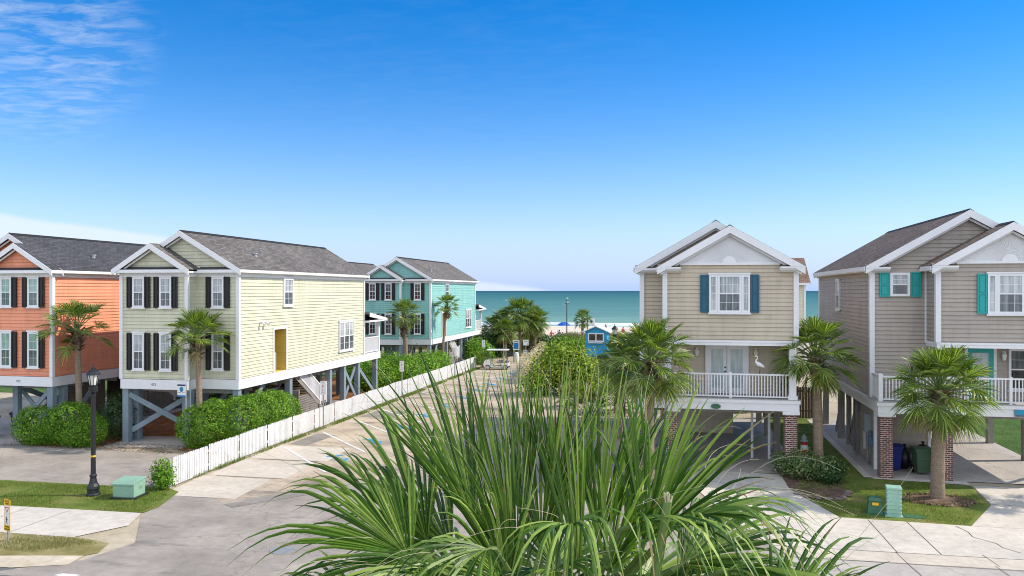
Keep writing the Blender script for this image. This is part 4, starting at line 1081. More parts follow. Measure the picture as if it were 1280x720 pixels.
# ------------------------------------------------------------------ fan palms
def fan(m, hub, a, n, length, spread, N=24, steps=4, wmax=.045, droop=.18, fold=.25, fused=.38, seed=0, edge=.68, tipdroop=.25, curl=.0, jitter=.03, ragged=.0, taper=.8, vee=.3, lvar=(.92, 1.06), tipmat=None):
    """costapalmate leaf: V-folded segments joined near the hub, free and drooping at the tips"""
    r = random.Random(seed)
    hub, a, n = Vector(hub), Vector(a).normalized(), Vector(n)
    n = (n - a * n.dot(a)).normalized(); b = n.cross(a)
    dth = 2 * spread / (N - 1)
    for i in range(N):
        th = -spread + i * dth + r.gauss(0, jitter * dth * 6)
        c, s = math.cos(th), math.sin(th)
        d = (a * c + b * s + n * (fold * abs(s) ** 1.3)).normalized()
        side = (b * c - a * s).normalized(); nn = d.cross(side).normalized()
        if nn.dot(n) < 0: nn = -nn
        ln = length * (edge + (1 - edge) * max(0, math.cos(th * math.pi / (2 * spread + .35)))) * r.uniform(*lvar)
        if ragged and r.random() < ragged: ln *= r.uniform(.45, .8)
        base = hub + a * (.1 * length * max(0., c))
        dr = droop * r.uniform(.7, 1.4); td = tipdroop * r.uniform(.3, 1.9); sw = r.gauss(0, .05)
        prev = None; vs = []; fs = []
        for k in range(steps + 1):
            t = k / steps
            p = base + d * (ln * t) + Vector((0, 0, -1)) * (ln * (dr * t * t + td * max(0, t - .55) ** 2 * 2.2)) + side * (sw * ln * t * t) + nn * (curl * ln * t * t)
            w = min(dth * t * ln * 1.03 + .004, wmax)
            if t > fused: w *= max(.04, (1 - (t - fused) / (1 - fused)) ** taper)
            v = vee * w
            vs += [tuple(p - side * (w / 2)), tuple(p + nn * v), tuple(p + side * (w / 2))]
        for k in range(steps):
            o = k * 3
            fs += [(o, o + 1, o + 4, o + 3), (o + 1, o + 2, o + 5, o + 4)]
        m.add(vs, fs)
        if tipmat is not None and r.random() < .4:
            for k in range(1, 2 * r.choice((1, 1, 2)) + 1): m.mi[-k] = tipmat

def frond_mesh(elev, pet, bl, N, spread, droop, mat, seed, near=False, **kw):
    """a whole leaf growing outward along +x from the crown's centre"""
    r = random.Random(seed); e = R(elev)
    p = Vector((0, 0, 0)); d = Vector((math.cos(e), 0, math.sin(e))); pts = [p.copy()]
    ns = 5
    sag = .1 + .08 * math.cos(e)
    for i in range(ns):
        p = p + d * (pet / ns); pts.append(p.copy())
        d = (d + Vector((0, 0, -sag / ns * 1.6))).normalized()
    m = MB(); m.cur = 1; m.tube(pts, [.028 - .0025 * i for i in range(ns + 1)], 5); m.cur = 0
    up = Vector((-d.z, 0, d.x))
    d2 = (d + Vector((0, 0, -.1))).normalized()
    roll = r.uniform(-.5, .5)
    up = (up + Vector((0, roll, 0))).normalized()
    fan(m, p, d2, up, bl, R(spread), N, kw.pop('steps', 4), droop=droop, seed=seed, **kw)
    me = bpy.data.meshes.new('frond'); me.from_pydata(m.v, [], m.q)
    me.materials.append(mat); me.materials.append(M['petiole']); me.polygons.foreach_set('material_index', m.mi); me.update()
    return me

FR = {}
for k, (el, pet, bl, sp, dr) in enumerate(((84, .65, .72, 50, .03), (70, .8, .74, 80, .05), (55, .88, .74, 100, .08), (40, .92, .74, 110, .1), (24, .96, .74, 112, .13), (8, .98, .74, 112, .16), (-12, .95, .72, 110, .18), (-34, .9, .7, 105, .2))):
    FR[k] = [frond_mesh(el, pet, bl, 32, sp, dr, M['palm_leaf'], 100 + k * 3 + j, fold=.3, tipdroop=.2, wmax=.055, vee=.4, lvar=(.8, 1.1)) for j in range(2)]
FR['dry'] = [frond_mesh(-62, .6, .7, 18, 60, .2, M['palm_dry'], 200 + j, fold=.4, wmax=.05) for j in range(2)]
FR['yel'] = [frond_mesh(-40, .75, .8, 24, 85, .3, M['palm_yellow'], 210 + j, fold=.3, wmax=.055) for j in range(2)]

def palm(name, label, loc, h, top, r0=.19, r1=.15, scale=1., counts=(3, 4, 5, 6, 6, 5, 4, 3), dry=2, yel=0, boots=0., seed=1, lean=(0, 0), flare=1.25, group='palm trees'):
    """trunk from loc up to height h with its crown displaced by lean"""
    root = empty(name, loc, label, 'palm tree', group=group); r = random.Random(seed)
    pts = []; rad = []
    n = 16
    for i in range(n + 1):
        t = i / n
        pts.append((lean[0] * t ** 1.6, lean[1] * t ** 1.6, -.05 + (h + .05) * t))
        rad.append((r0 + (r1 - r0) * t + (r0 * (flare - 1)) * max(0, 1 - t * 9)) * (1 + .03 * math.sin(i * 2.1 + seed)))
    m = MB(); m.tube(pts, rad, 12); m.build('trunk', M['trunk'], root, smooth=True)
    tx, ty = lean
    if boots:
        V = []
        nb = int(boots * 62)
        for i in range(nb):
            z = h - boots + boots * i / nb - .1; a = i * 2.4 + r.uniform(-.2, .2); rr = r1 * 1.0
            o = Vector((tx + rr * math.cos(a), ty + rr * math.sin(a), z)); out = Vector((math.cos(a), math.sin(a), .55 + r.uniform(-.35, .4))).normalized(); sd = Vector((-math.sin(a), math.cos(a), 0))
            ln = r.uniform(.26, .5) * (.55 + .6 * i / nb); w = r.uniform(.06, .1)
            V.append([tuple(o - sd * w - out * .05), tuple(o + sd * w - out * .05), tuple(o + out * ln + sd * w * .55), tuple(o + out * ln - sd * w * .55)])
            nn = Vector((math.cos(a), math.sin(a), 0)) * .03
            V.append([tuple(o - sd * w + nn * 1.2), tuple(o + sd * w + nn), tuple(o + out * (ln + .02) + sd * w * .5 + nn), tuple(o + out * (ln + .02) - sd * w * .5 + nn)])
        quads('leaf_bases', np.array(V), M['boot'], root)
    az = r.uniform(0, 6.28)
    def put(me, e):
        o = bpy.data.objects.new('frond', me); COL.objects.link(o); o.parent = root
        o.location = (tx + .03 * math.cos(az), ty + .03 * math.sin(az), h + .05 - e * .035)
        o.rotation_euler = (r.uniform(-.12, .12), r.uniform(-.1, .1), az); s = scale * r.uniform(.86, 1.1); o.scale = (s, s, s)
    for e, c in enumerate(counts):
        for i in range(c):
            az += 2.39996 + r.uniform(-.25, .25); put(FR[e][r.randrange(2)], e)
    for i in range(dry): az += 2.39996 + r.uniform(-.5, .5); put(FR['dry'][i % 2], 6)
    for i in range(yel): az += 2.39996; put(FR['yel'][i % 2], 5)
    return root

palm('palm_tree', 'sparse palm with a shaggy collar rising beside the coral house', (-28.25, 33.5, 0), 5.35, 0, .16, .13, 1.05, (3, 4, 5, 3, 3, 3, 2, 1), 0, 0, .95, 3, (-.15, 0))
palm('palm_tree', 'bright green palm with a short ball of fronds in front of the yellow house', (-21.55, 33.1, 0), 5.1, 0, .15, .12, .92, (5, 6, 7, 7, 6, 5, 3, 1), 1, 0, .95, 4, (-.12, 0))
palm('palm_tree', 'palm with a thick ragged trunk in front of the teal house windows', (-21.9, 62.6, 0), 5.15, 0, .18, .2, .98, (3, 5, 6, 6, 6, 5, 4, 2), 2, 0, 1.7, 5, (-.2, 0))
palm('palm_tree', 'slim leaning palm against the pale side wall of the teal house', (-20.0, 66.4, 0), 5.8, 0, .12, .1, .84, (3, 4, 5, 4, 3, 3, 2, 1), 0, 0, .9, 6, (.45, 0))
palm('palm_tree', 'full palm left of the beige house balcony with yellowing lower fronds', (-1.06, 30.6, 0), 4.6, 0, .18, .16, 1.12, (6, 8, 8, 8, 7, 7, 6, 4), 2, 7, .9, 7, (0, 0))
palm('palm_tree', 'dark trunked shorter palm behind the full one left of the beige house', (-2.75, 39.5, 0), 3.7, 0, .2, .17, .95, (3, 5, 6, 6, 6, 5, 5, 4), 3, 2, .8, 8, (.1, 0))
palm('palm_tree', 'tall palm standing in the stone edged bed between beige and taupe houses', (5.4, 33.3, 0), 4.65, 0, .2, .18, 1.1, (4, 6, 7, 7, 7, 7, 7, 6), 2, 3, .5, 9, (-.12, 0))
palm('palm_tree', 'broad palm in the mulch ring in front of the taupe house bins', (8.72, 29.9, 0), 3.8, 0, .235, .21, 1.1, (6, 8, 9, 9, 9, 8, 8, 5), 5, 2, .4, 10, (.08, 0), 1.15)
palm('palm_tree', 'palm by the right hand driveway, known from its leafy shadow on the concrete', (15.6, 31.0, 0), 4.3, 0, .22, .2, 1.0, (4, 5, 6, 6, 6, 5, 4, 3), 1, 0, .4, 12)
for i, (x, y, h, s, rr) in enumerate(((-17.0, 86, 4.5, 1.45, 20), (-19.0, 87, 3.7, 1.15, 21), (-20.3, 88, 3.0, 1.05, 22), (-15.6, 87.5, 3.9, 1.15, 23), (-18.1, 83.5, 3.0, .95, 24), (-16.5, 90, 3.1, 1.1, 25))):
    palm('palm_tree', ('tallest full palm of the cluster by the beach path', 'mid palm of the cluster left of the tallest one', 'lowest palm at the left of the beach path cluster', 'right hand palm of the beach path cluster', 'short front palm of the beach path cluster', 'low palm behind the tallest one of the beach path cluster')[i],
         (x, y, 0), h, 0, .17, .15, s, (4, 6, 7, 8, 8, 8, 7, 6), 8, 3, .5, rr, (0, 0))
palm('palm_tree', 'small lone palm on the sand behind the blue beach hut', (-11.3, 96, gz(96)), 3.0, 0, .16, .14, .8, (3, 4, 5, 6, 6, 6, 4, 3), 3, 1, .4, 13)
# trunkless palmetto clumps
for i, (x, y, s) in enumerate(((-4.6, 43, .95), (-6.2, 49, .85), (-3.6, 47.5, 1.1), (-4.3, 58, 1.2), (-17.9, 72.6, .75))):
    palm('palmetto', ('palmetto clump low beside the beige house lot', 'palmetto clump at the right edge of the parking lot', 'tall palmetto behind the dark trunked palm', 'palmetto clump below the beach hut railing', 'little palmetto at the end of the white fence near the cart')[i],
         (x, y, 0), .5, 0, .16, .14, s, (4, 5, 5, 5, 4, 3, 0, 0), 1, 1, 0, 60 + i, group='palmettos')

# ------------------------------------------------------------------ the near palm below the balcony
NP = empty('palm_tree', (-.62, 4.25, 0), 'big near palm whose long fan leaves fill the bottom centre of the view', 'palm tree', group='palm trees')
ox, oy = -.62, 4.25
m = MB(); m.tube([(0, 0, -.05), (0, 0, 2), (.02, 0, 4), (0, 0, 5.35)], [.26, .2, .19, .2], 16); m.build('trunk', M['trunk'], NP, smooth=True)
def cam(r, u, f):
    """offset given as right / up / away from the balcony -> palm space"""
    return Vector((CA * r - SA * f, SA * r + CA * f, u))
CR = Vector((0, 0, 5.27))
def near_frond(hub, ax, nr, ln, spread, N=40, seed=0, mat='palm_near', petiole=True, **kw):
    ln *= .92
    kw.setdefault('taper', 1.05); kw.setdefault('vee', .5); kw.setdefault('lvar', (.7, 1.12)); kw.setdefault('jitter', .05); kw['tipmat'] = 3
    """hub, axis and face normal in right/up/away terms relative to the crown"""
    h = CR + cam(*hub); a = cam(*ax); n = cam(*nr)
    m = MB(); kw.setdefault('wmax', .05)
    fan(m, h, a, n, ln, R(spread), N, 9, seed=seed, **kw)
    if petiole:
        m.cur = 1; c = CR + cam(hub[0] * .06, -.1, hub[2] * .06); mid = c * .45 + h * .55 + Vector((0, 0, .06)); m.tube([c, mid, h, h + a.normalized() * .12], [.024, .019, .015, .006], 6); m.cur = 0
    # loose pale fibres hanging from the gaps between segments
    m.cur = 2; r = random.Random(seed + 5)
    aa = a.normalized(); nn = (n - aa * n.dot(aa)).normalized(); b = nn.cross(aa)
    for i in range(int(N * .16)):
        th = R(spread) * r.uniform(-1, 1); dd = aa * math.cos(th) + b * math.sin(th)
        p = h + dd * (ln * r.uniform(.45, .9)); q = dd.copy(); pts = [p.copy()]; sl = r.uniform(.03, .075); cv = Vector((r.uniform(-.25, .25), r.uniform(-.25, .25), r.uniform(-.5, -.05)))
        for _ in range(7): p = p + q * sl; q = (q + cv * .5).normalized(); pts.append(p.copy())
        m.tube(pts, [.0013 - .00012 * e for e in range(8)], 3, cap=False)
    o = m.build('frond', [M[mat], M['petiole'], M['fiber'], M['palm_dry']], NP)
    return o
def nf(*a, **k): return near_frond(*a, **k)
# left: broad fans seen nearly face on
nf((-.71, .60, -.38), (-.80, .50, .10), (.25, .35, -1), .9, 60, 40, 1, fold=.15, droop=.1, tipdroop=.35, wmax=.05)
nf((-.66, .56, -.15), (-.50, .82, .25), (.5, .3, -1), 1.0, 38, 26, 2, fold=.25, droop=.06, tipdroop=.25)
nf((-.95, .27, -.28), (-.93, .16, -.15), (.0, .8, -.7), .74, 60, 30, 3, fold=.25, droop=.16, tipdroop=.45)
nf((-.55, .45, .15), (-.75, .62, .3), (.4, .7, -.8), .88, 45, 28, 31, fold=.3, droop=.1, tipdroop=.4)
# upright spears and half-opened fans
nf((-.42, .62, -.15), (-.34, .93, .1), (.7, .2, -1), 1.1, 26, 32, 4, fold=.3, droop=.03, tipdroop=.15, edge=.8)
nf((-.35, .40, .25), (-.42, .88, .3), (.9, .3, -.8), 1.15, 26, 30, 24, fold=.3, droop=.05, tipdroop=.2, edge=.8)
nf((-.26, .50, .02), (-.16, 1, .02), (.9, .1, -.7), 1.14, 22, 32, 5, fold=.3, droop=.02, tipdroop=.08, edge=.85)
nf((-.16, .40, .30), (-.06, 1, .15), (-.9, .1, -.6), 1.2, 20, 30, 33, fold=.35, droop=.01, tipdroop=.08, edge=.85)
nf((-.10, .42, .12), (.02, 1, .08), (-.6, .1, -1), 1.16, 24, 34, 6, fold=.3, droop=.02, tipdroop=.08, edge=.85)
nf((.00, .45, .22), (-.04, 1, .1), (.8, .1, -.8), 1.15, 22, 32, 7, fold=.35, droop=.02, tipdroop=.08, edge=.85)
nf((.08, .42, .32), (.1, 1, .15), (-.8, .1, -.8), 1.12, 24, 32, 8, fold=.3, droop=.02, tipdroop=.1, edge=.85)
nf((.10, .34, -.1), (-.06, 1, .05), (-1, .1, -.6), 1.05, 20, 30, 25, fold=.35, droop=.02, tipdroop=.12, edge=.85)
nf((-.22, .38, -.2), (-.22, .97, -.08), (.8, .2, -.8), 1.0, 24, 30, 34, fold=.35, droop=.03, tipdroop=.2, edge=.85)
nf((.20, .45, .10), (.16, .98, .1), (-.5, .15, -1), 1.1, 24, 32, 35, fold=.3, droop=.03, tipdroop=.1, edge=.85)
# right
nf((.38, .60, -.28), (.36, .93, .05), (-.3, .25, -1), 1.02, 40, 34, 9, fold=.18, droop=.05, tipdroop=.22, wmax=.05)
nf((.34, .42, .10), (.40, .9, .2), (-.7, .3, -.9), 1.12, 26, 26, 26, fold=.3, droop=.05, tipdroop=.2)
nf((.56, .50, -.20), (.93, .52, .15), (-.2, 1, -.55), .95, 55, 34, 10, fold=.3, droop=.2, tipdroop=.6)
nf((.50, .30, -.35), (.85, .30, -.25), (-.3, .9, -.6), .85, 66, 32, 11, fold=.3, droop=.25, tipdroop=.6)
nf((.86, .24, -.62), (.66, .66, .1), (-.8, .5, -1), 1.0, 34, 26, 12, fold=.25, droop=.12, tipdroop=.3)
nf((.95, .05, -.55), (.92, .30, .2), (-.4, .8, -.8), 1.05, 40, 28, 13, fold=.25, droop=.16, tipdroop=.45)
nf((1.05, .0, -.45), (.98, .18, .25), (-.2, .9, -.5), 1.1, 30, 22, 36, fold=.3, droop=.2, tipdroop=.5)
# arching leaves toward the balcony, tips hanging
nf((-.06, .62, -.55), (-.12, .35, -.85), (-.15, .85, .35), .75, 60, 30, 14, fold=.4, droop=.6, tipdroop=.7)
nf((.16, .56, -.50), (.35, .30, -.8), (.1, .9, .3), .8, 62, 30, 15, fold=.4, droop=.55, tipdroop=.7)
nf((.36, .40, -.60), (.5, .1, -.8), (.1, 1, .2), .75, 66, 30, 16, fold=.35, droop=.5, tipdroop=.7)
nf((-.45, .35, -.45), (-.55, .25, -.7), (-.2, .9, .1), .8, 60, 30, 17, fold=.35, droop=.4, tipdroop=.6)
nf((-.25, .40, -.3), (-.35, .75, -.3), (.4, .3, -1), .9, 42, 28, 18, fold=.3, droop=.12, tipdroop=.4)
nf((.22, .42, -.2), (.15, .9, -.25), (-.9, .2, -.8), .9, 30, 24, 19, fold=.35, droop=.1, tipdroop=.35)
nf((.0, .2, -.5), (-.05, .7, -.5), (.5, .6, -.8), .75, 50, 28, 20, fold=.35, droop=.25, tipdroop=.6)
nf((.62, .15, -.55), (.6, .55, -.5), (-.5, .8, -.5), .8, 50, 28, 37, fold=.35, droop=.3, tipdroop=.6, mat='palm_yellow')
for k, (h, ax, sp, ml) in enumerate((((-.34, .74, -.6), (-.5, .2, -.85), 42, .72), ((.02, .84, -.62), (-.12, .4, -.85), 44, .66), ((.26, .80, -.5), (.6, .42, -.6), 40, .85), ((.52, .78, -.4), (.75, .45, -.45), 52, .85), ((.46, .30, -.75), (.25, .45, -.8), 55, .7), ((.74, .56, -.40), (.9, .25, -.35), 55, .85), ((-.6, .62, -.55), (-.7, .3, -.6), 55, .7), ((-.1, .3, -.85), (-.25, .55, -.7), 55, .65))):
    nf(h, ax, (.15 * (-1) ** k, .9, .1), ml, sp, 30, 50 + k, fold=.45, droop=.42 + .1 * (k % 3), tipdroop=.7, wmax=.042, lvar=(.45, 1.2), jitter=.14)
# leaves on the far side of the crown
nf((-.5, .1, .5), (-.6, .45, .7), (.2, .9, -.3), .95, 80, 30, 21, fold=.3, droop=.2, tipdroop=.4)
nf((.5, .1, .6), (.55, .45, .75), (-.2, .9, -.3), .95, 80, 30, 22, fold=.3, droop=.2, tipdroop=.4)
nf((.0, .15, .7), (.0, .45, 1), (0, .9, -.3), .95, 85, 30, 23, fold=.3, droop=.2, tipdroop=.4)
nf((.7, -.1, -.1), (1, .0, .1), (0, 1, -.3), .9, 80, 30, 27, fold=.3, droop=.3, tipdroop=.5)
nf((-.75, -.1, .0), (-1, .0, .1), (0, 1, -.3), .9, 80, 30, 28, fold=.3, droop=.3, tipdroop=.5)
nf((.3, -.5, .1), (.6, -.7, .2), (0, .7, -.7), .7, 60, 22, 38, mat='palm_dry', fold=.4, droop=.3, tipdroop=.5)
nf((-.35, -.5, .1), (-.6, -.7, .2), (0, .7, -.7), .7, 60, 22, 39, mat='palm_dry', fold=.4, droop=.3, tipdroop=.5)
# cut old leaf stalk standing up on the right
m = MB(); p0 = CR + cam(.3, .1, -.7); p1 = CR + cam(.43, 1.0, -.75); m.tube([p0, p0 * .5 + p1 * .5 + Vector((0, 0, .02)), p1], [.028, .025, .02], 8)
m.build('cut_stalk', M['petiole'], NP)
m = MB()
for i in range(22):
    a = i * 2.4; q = p1 + cam(.016 * math.cos(a) * (i / 22), -.01, .016 * math.sin(a) * (i / 22)); m.tube([q, q + Vector((.004 * math.cos(a), .004 * math.sin(a), .03 + .02 * math.sin(i * 2.7)))], .0035, 4)
m.build('stalk_fibre', M['fiber'], NP)
# ------------------------------------------------------------------ houses
CH = house_a('coral_house', (-29.6, 34.0, 0), 'coral pink house on blue grey piles at the left edge, charcoal roof', 'siding_coral', 'roof_grey', mirror=True, bayw=3.75, panes=('pane_green', 'pane_green_d'), number='425')
house_a('yellow_house', (-20.2, 34.1, 0), 'pale yellow clapboard house with black shutters and an open side doorway', 'siding_yellow', 'roof_brown', number='423')
house_a('teal_house', (-20.8, 65.7, 0), 'teal house with black shutters, nearest the sea', 'siding_teal', 'roof_brown', W=5.9, panes=('pane_dark', 'pane_black'))
house_a('cream_house', (-29.2, 65.4, 0), 'cream house mostly hidden behind the yellow one, only its roof end showing', 'siding_cream', 'roof_brown')
HB = house_b('beige_house', (-1.5, 32.75, 0), 'beige house with deep blue shutters and a white balcony over brick piers', 'siding_beige', 'roof_taupe', 6.0, .97, 'blue_shutter')
HT = house_b('taupe_house', (7.6, 33.0, 0), 'taupe house with turquoise shutters at the right edge', 'siding_taupe', 'roof_taupe', 7.0, 2.03, 'teal_shutter', small_window=True, LN=13.2, door='teal')
for k, rc in enumerate((rect(-5.4, -2.6, .02, 2.4),)): lap(face('F', 6.2), rc).build('storage_wall', M['brown_wood'], CH)
lap(face('R', -2.5), rect(6.2, 12, .02, 2.4)).build('storage_wall', M['brown_wood'], CH)
# taupe house: storage room under the porch end, meters on its side
sd = M['siding_taupe']
lap(face('F', 2.6), rect(.25, 2.45, .02, 2.48)).build('storage_wall', sd, HT)
lap(face('L', .2), rect(1.6, 4.9, .05, 2.48)).build('storage_wall', sd, HT)
lap(face('F', 1.6), rect(.2, .5, .05, 2.48)).build('storage_wall', sd, HT)
m = MB(); m.box(2.4, 2.52, 2.55, 2.67, 0, 2.48); m.box(.12, .24, 1.52, 1.64, 0, 2.48); m.box(2.4, 2.5, 2.68, 5, 0, 2.48); m.build('storage_corner', M['white'], HT)
fl = face('L', .2)
m = MB(fl); m.box(2.35, 2.75, .02, .2, 1.35, 2.1); m.box(2.4, 2.7, .2, .215, 1.4, 2.05); mt = m.build('meter_box', M['grey_box'], HT, bevel=.012)
m = MB(fl); m.box(1.95, 2.25, .02, .17, .85, 1.25); m.tube([(2.1, .1, 1.25), (2.1, .1, 1.45)], .08, 10); m.build('meter_box', M['blue_box'], HT, bevel=.012)
m = MB(fl); m.box(3.2, 3.4, .02, .1, .5, 1.25); m.box(2.85, 3.0, .02, .12, 1.6, 1.9); m.build('cable_box', M['white'], HT)
m = MB(fl); m.tube([(2.55, .1, 1.35), (2.55, .1, .0)], .03, 8); m.tube([(2.1, .1, .85), (2.2, .12, .45), (2.35, .15, .0)], .03, 8); m.tube([(2.62, .08, .05), (2.66, .08, 1.34)], .02, 6)
m.build('conduit', M['grey_metal'], HT)
for (a, b) in (((.25, 5.3, 2.4), (.25, 7.0, .1)), ((.25, 7.6, 2.4), (.25, 6.2, .1)), ((.25, 8.5, 2.4), (.25, 10.2, .1))): brace(HT, a, b, .06, .22, 'old_wood')
for y in (5.4, 6.9): pile(HT, .22, y, 2.5, .2, 'old_wood')
# painted beach plaque on the floor band
m = MB(); m.box(4.62, 5.7, -.16, -.125, 2.53, 2.78); pq = m.build('plaque', M['sign_aqua'], HT)
m = MB()
r = random.Random(4)
for i in range(14): x = 4.66 + i * .073; m.box(x, x + .06, -.168, -.161, 2.535, 2.58 + r.uniform(.0, .06))
m.build('plaque_relief', M['stone'], pq)
# beige house: plaque with the number, storage panels behind the carport
c = MB(); c.prism([(2.95 + .19 * math.cos(i * .3927), 2.63 + .1 * math.sin(i * .3927)) for i in range(16)], 'y', -.14, -.085)
hp = c.build('house_plaque', M['green_box_d'], HB)
lap(face('F', 9.), rect(.6, 4.2, .02, 2.48)).build('storage_wall', M['siding_beige'], HB)
m = MB(); m.box(1.1, 1.16, 1.2, 3.2, .02, 2.3); m.box(.98, 1.28, 1.15, 1.25, .02, 2.45); m.build('carport_screen', M['white'], HB)
for x in (4.55, 5.25): MB().box(x, x + .1, 3.0, 3.1, 0, 2.48).build('carport_post', M['white'], HB)

# cottage behind, its gable ends facing left and right
CT = empty('cottage', (4.6, 70.2, 0), 'pale yellow cottage behind the beige house with a brown roof slope facing the road', 'house')
m = MB(); W_, D_, E_, P_ = 5.7, 6.4, 7.85, 9.95
lap(face('F', 0), rect(0, W_, .6, E_)).build('front_wall', M['siding_cream'], CT)
lap(face('R', W_), [(0, .6), (D_, .6), (D_, E_), (D_ / 2, P_ - .1), (0, E_)]).build('side_wall', M['siding_cream'], CT)
lap(face('L', 0), [(0, .6), (D_, .6), (D_, E_), (D_ / 2, P_ - .1), (0, E_)]).build('side_wall', M['siding_cream'], CT)
lap(face('B', D_), rect(0, W_, .6, E_)).build('rear_wall', M['siding_cream'], CT)
m = MB(); m.box(0.02, W_ - .02, .02, D_ - .02, -.05, .6); m.build('foundation', M['concrete_grey'], CT)
m = MB(); m.prism([(-.3, E_ + .05), (D_ / 2, P_ + .12), (D_ / 2, P_), (-.3, E_ - .07)], 'x', -.35, W_ + .42); m.prism([(D_ / 2, P_ + .12), (D_ + .3, E_ + .05), (D_ + .3, E_ - .07), (D_ / 2, P_)], 'x', -.35, W_ + .42)
m.build('roof', M['roof_cross'], CT)
m = MB(); m.box(-.3, W_ + .4, -.36, -.302, E_ - .18, E_ + .02); m.box(-.05, W_ + .05, -.3, -.0, E_ - .12, E_ - .08); m.build('fascia', M['white'], CT)
m = MB()
for x in (0, W_): m.box(x - .08, x + .08, -.08, .08, .6, E_ - .12)
m.build('corner_board', M['white'], CT)
window(CT, face('F', 0), 1.6, 5.2, 6.8, 1.0); window(CT, face('F', 0), 4.1, 5.2, 6.8, 1.0); window(CT, face('F', 0), 1.6, 2.0, 3.6, 1.0); window(CT, face('F', 0), 4.1, 2.0, 3.6, 1.0)

# ------------------------------------------------------------------ fences
def picket_fence():
    root = empty('picket_fence', (-18.45, 26.2, 0), 'long white picket fence running from the street corner to the beach along the parking lot', 'fence')
    P = [(.28, 0.), (.08, 5.), (.03, 12.9), (-.05, 25.8), (.0, 36.5), (-.1, 46.5)]
    def at(y):
        for (a, b) in zip(P[:-1], P[1:]):
            if y <= b[1] or b is P[-1]: t = (y - a[1]) / (b[1] - a[1]); return a[0] + (b[0] - a[0]) * t
    r = random.Random(3)
    npan = 19; lp = 46.5 / npan
    for k in range(npan):
        m = MB(); y0 = k * lp; n = 20 if k < 12 else 16
        tilt = r.uniform(-.015, .015)
        for i in range(n):
            y = y0 + .06 + (lp - .08) * i / n; x = at(y); h = 1.08 + r.uniform(-.012, .012); w = .082 if n == 20 else .105
            w *= 1.12 if k > 2 else 1.
            o = tilt * (i - n / 2) * .2
            m.prism([(y - w / 2, .05), (y + w / 2, .05), (y + w / 2, h - .05 + o), (y + .012, h + o), (y - .012, h + o), (y - w / 2, h - .05 + o)], 'x', x - .001, x + .019)
        m.build('picket_panel', M['fence_white'], root)
        m = MB()
        for z in (.3, .85): m.bar((at(y0) - .03, y0, z), (at(y0 + lp) - .03, y0 + lp, z), .04, .09)
        m.build('rail', M['fence_white'], root)
    m = None
    for k in range(npan + 1):
        y = min(k * lp, 46.5); x = at(y)
        MB().box(x - .14, x - .055, y - .045, y + .045, -.05, 1.0).build('post', M['fence_white'], root)
picket_fence()
# weathered curving fence on the beach path, overgrown with dry vine
WF = empty('weathered_fence', (-12.6, 62, 0), 'bleached curving fence overgrown with dry vines at the edge of the beach path', 'fence')
pts = []
for i in range(29):
    t = i / 28; pts.append((.9 - 3.6 * t ** .8, -1 + 33 * t, 0))
m = MB(); V = []
for i, (a, b) in enumerate(zip(pts[:-1], pts[1:])):
    a, b = Vector(a), Vector(b); d = b - a
    z0 = 0
    for j in range(7):
        p = a + d * j / 7; h = 1.25 + .12 * math.sin(i * 1.7 + j); m.box(p.x - .02, p.x + .02, p.y - .05, p.y + .05, z0, h)
m.build('picket_panel', M['pale_wood'], WF)
m = MB()
for a, b in zip(pts[:-1], pts[1:]):
    for z in (.4, 1.0): m.bar((a[0] + .03, a[1], z), (b[0] + .03, b[1], z), .04, .08)
m.build('rail', M['pale_wood'], WF)
r = np.random.default_rng(5)
bl = [((p[0] + .05, p[1], 1.15 + .1 * math.sin(i)), (.3, .9, .42)) for i, p in enumerate(pts)]
quads('vine', leaf_cloud(bl, 5200, .15, 77, shell=.3, spread=.12), M['vine_dry'], WF)
# board fence between the right hand houses
for (loc, n, lab) in (((4.7, 47.4, 0), 19, 'brown board fence closing the lawn between the beige and taupe houses'), ((-40, 50.2, 0), 96, 'brown board fence seen through the piles behind the coral and yellow houses')):
    bf = empty('board_fence', loc, lab, 'fence')
    m = MB()
    for i in range(n): m.box(i * .15, i * .15 + .138, 0, .022, .05, 1.8 + .03 * math.sin(i * 2.3))
    m.build('board_panel', M['brown_wood'], bf)
    m = MB()
    for z in (.4, 1.5): m.box(0, n * .15, .023, .07, z, z + .09)
    m.build('rail', M['brown_wood'], bf)

# ------------------------------------------------------------------ street lamps
def lamp(loc, label, h=4.55):
    root = empty('street_lamp', loc, label, 'street lamp', group='black post street lamps')
    MB().lathe([(.235, -.02), (.235, .06), (.2, .1), (.19, .22), (.215, .26), (.2, .34), (.14, .44), (.105, .6), (.1, .66), (.12, .68), (.12, .72), (.085, .76), (.078, 1.4), (.075, h - 1.05), (.09, h - 1.03), (.09, h - .98), (.06, h - .95)], 16).build('post', M['black_metal'], root, smooth=False)
    MB().lathe([(.06, h - .95), (.14, h - .9), (.15, h - .74), (.1, h - .7), (.13, h - .66)], 16).build('fitter', M['black_metal'], root)
    m = MB()
    for k in range(8):
        a = k * math.pi / 4; m.bar((.125 * math.cos(a), .125 * math.sin(a), h - .66), (.19 * math.cos(a), .19 * math.sin(a), h - .3), .016, .016)
    m.lathe([(.2, h - .31), (.2, h - .285)], 8)
    lt = m.build('lantern', M['black_metal'], root)
    MB().lathe([(.11, h - .66), (.178, h - .31)], 8).build('lamp_glass', M['lamp_glass'], lt)
    MB().lathe([(.245, h - .3), (.24, h - .27), (.17, h - .19), (.09, h - .12), (.07, h - .1), (.07, h - .06), (.03, h - .04), (.015, h), (.035, h + .03), (.012, h + .06), (.004, h + .13)], 12).build('cap', M['black_metal'], lt)
    return root
L1 = lamp((-20.15, 24.55, 0), 'black street lamp standing in the grass verge on the left')
m = MB()
m.tube([(0, 0, 1.36), (0, 0, 1.42)], .083, 12); m.build('band', M['sign_yellow'], L1)
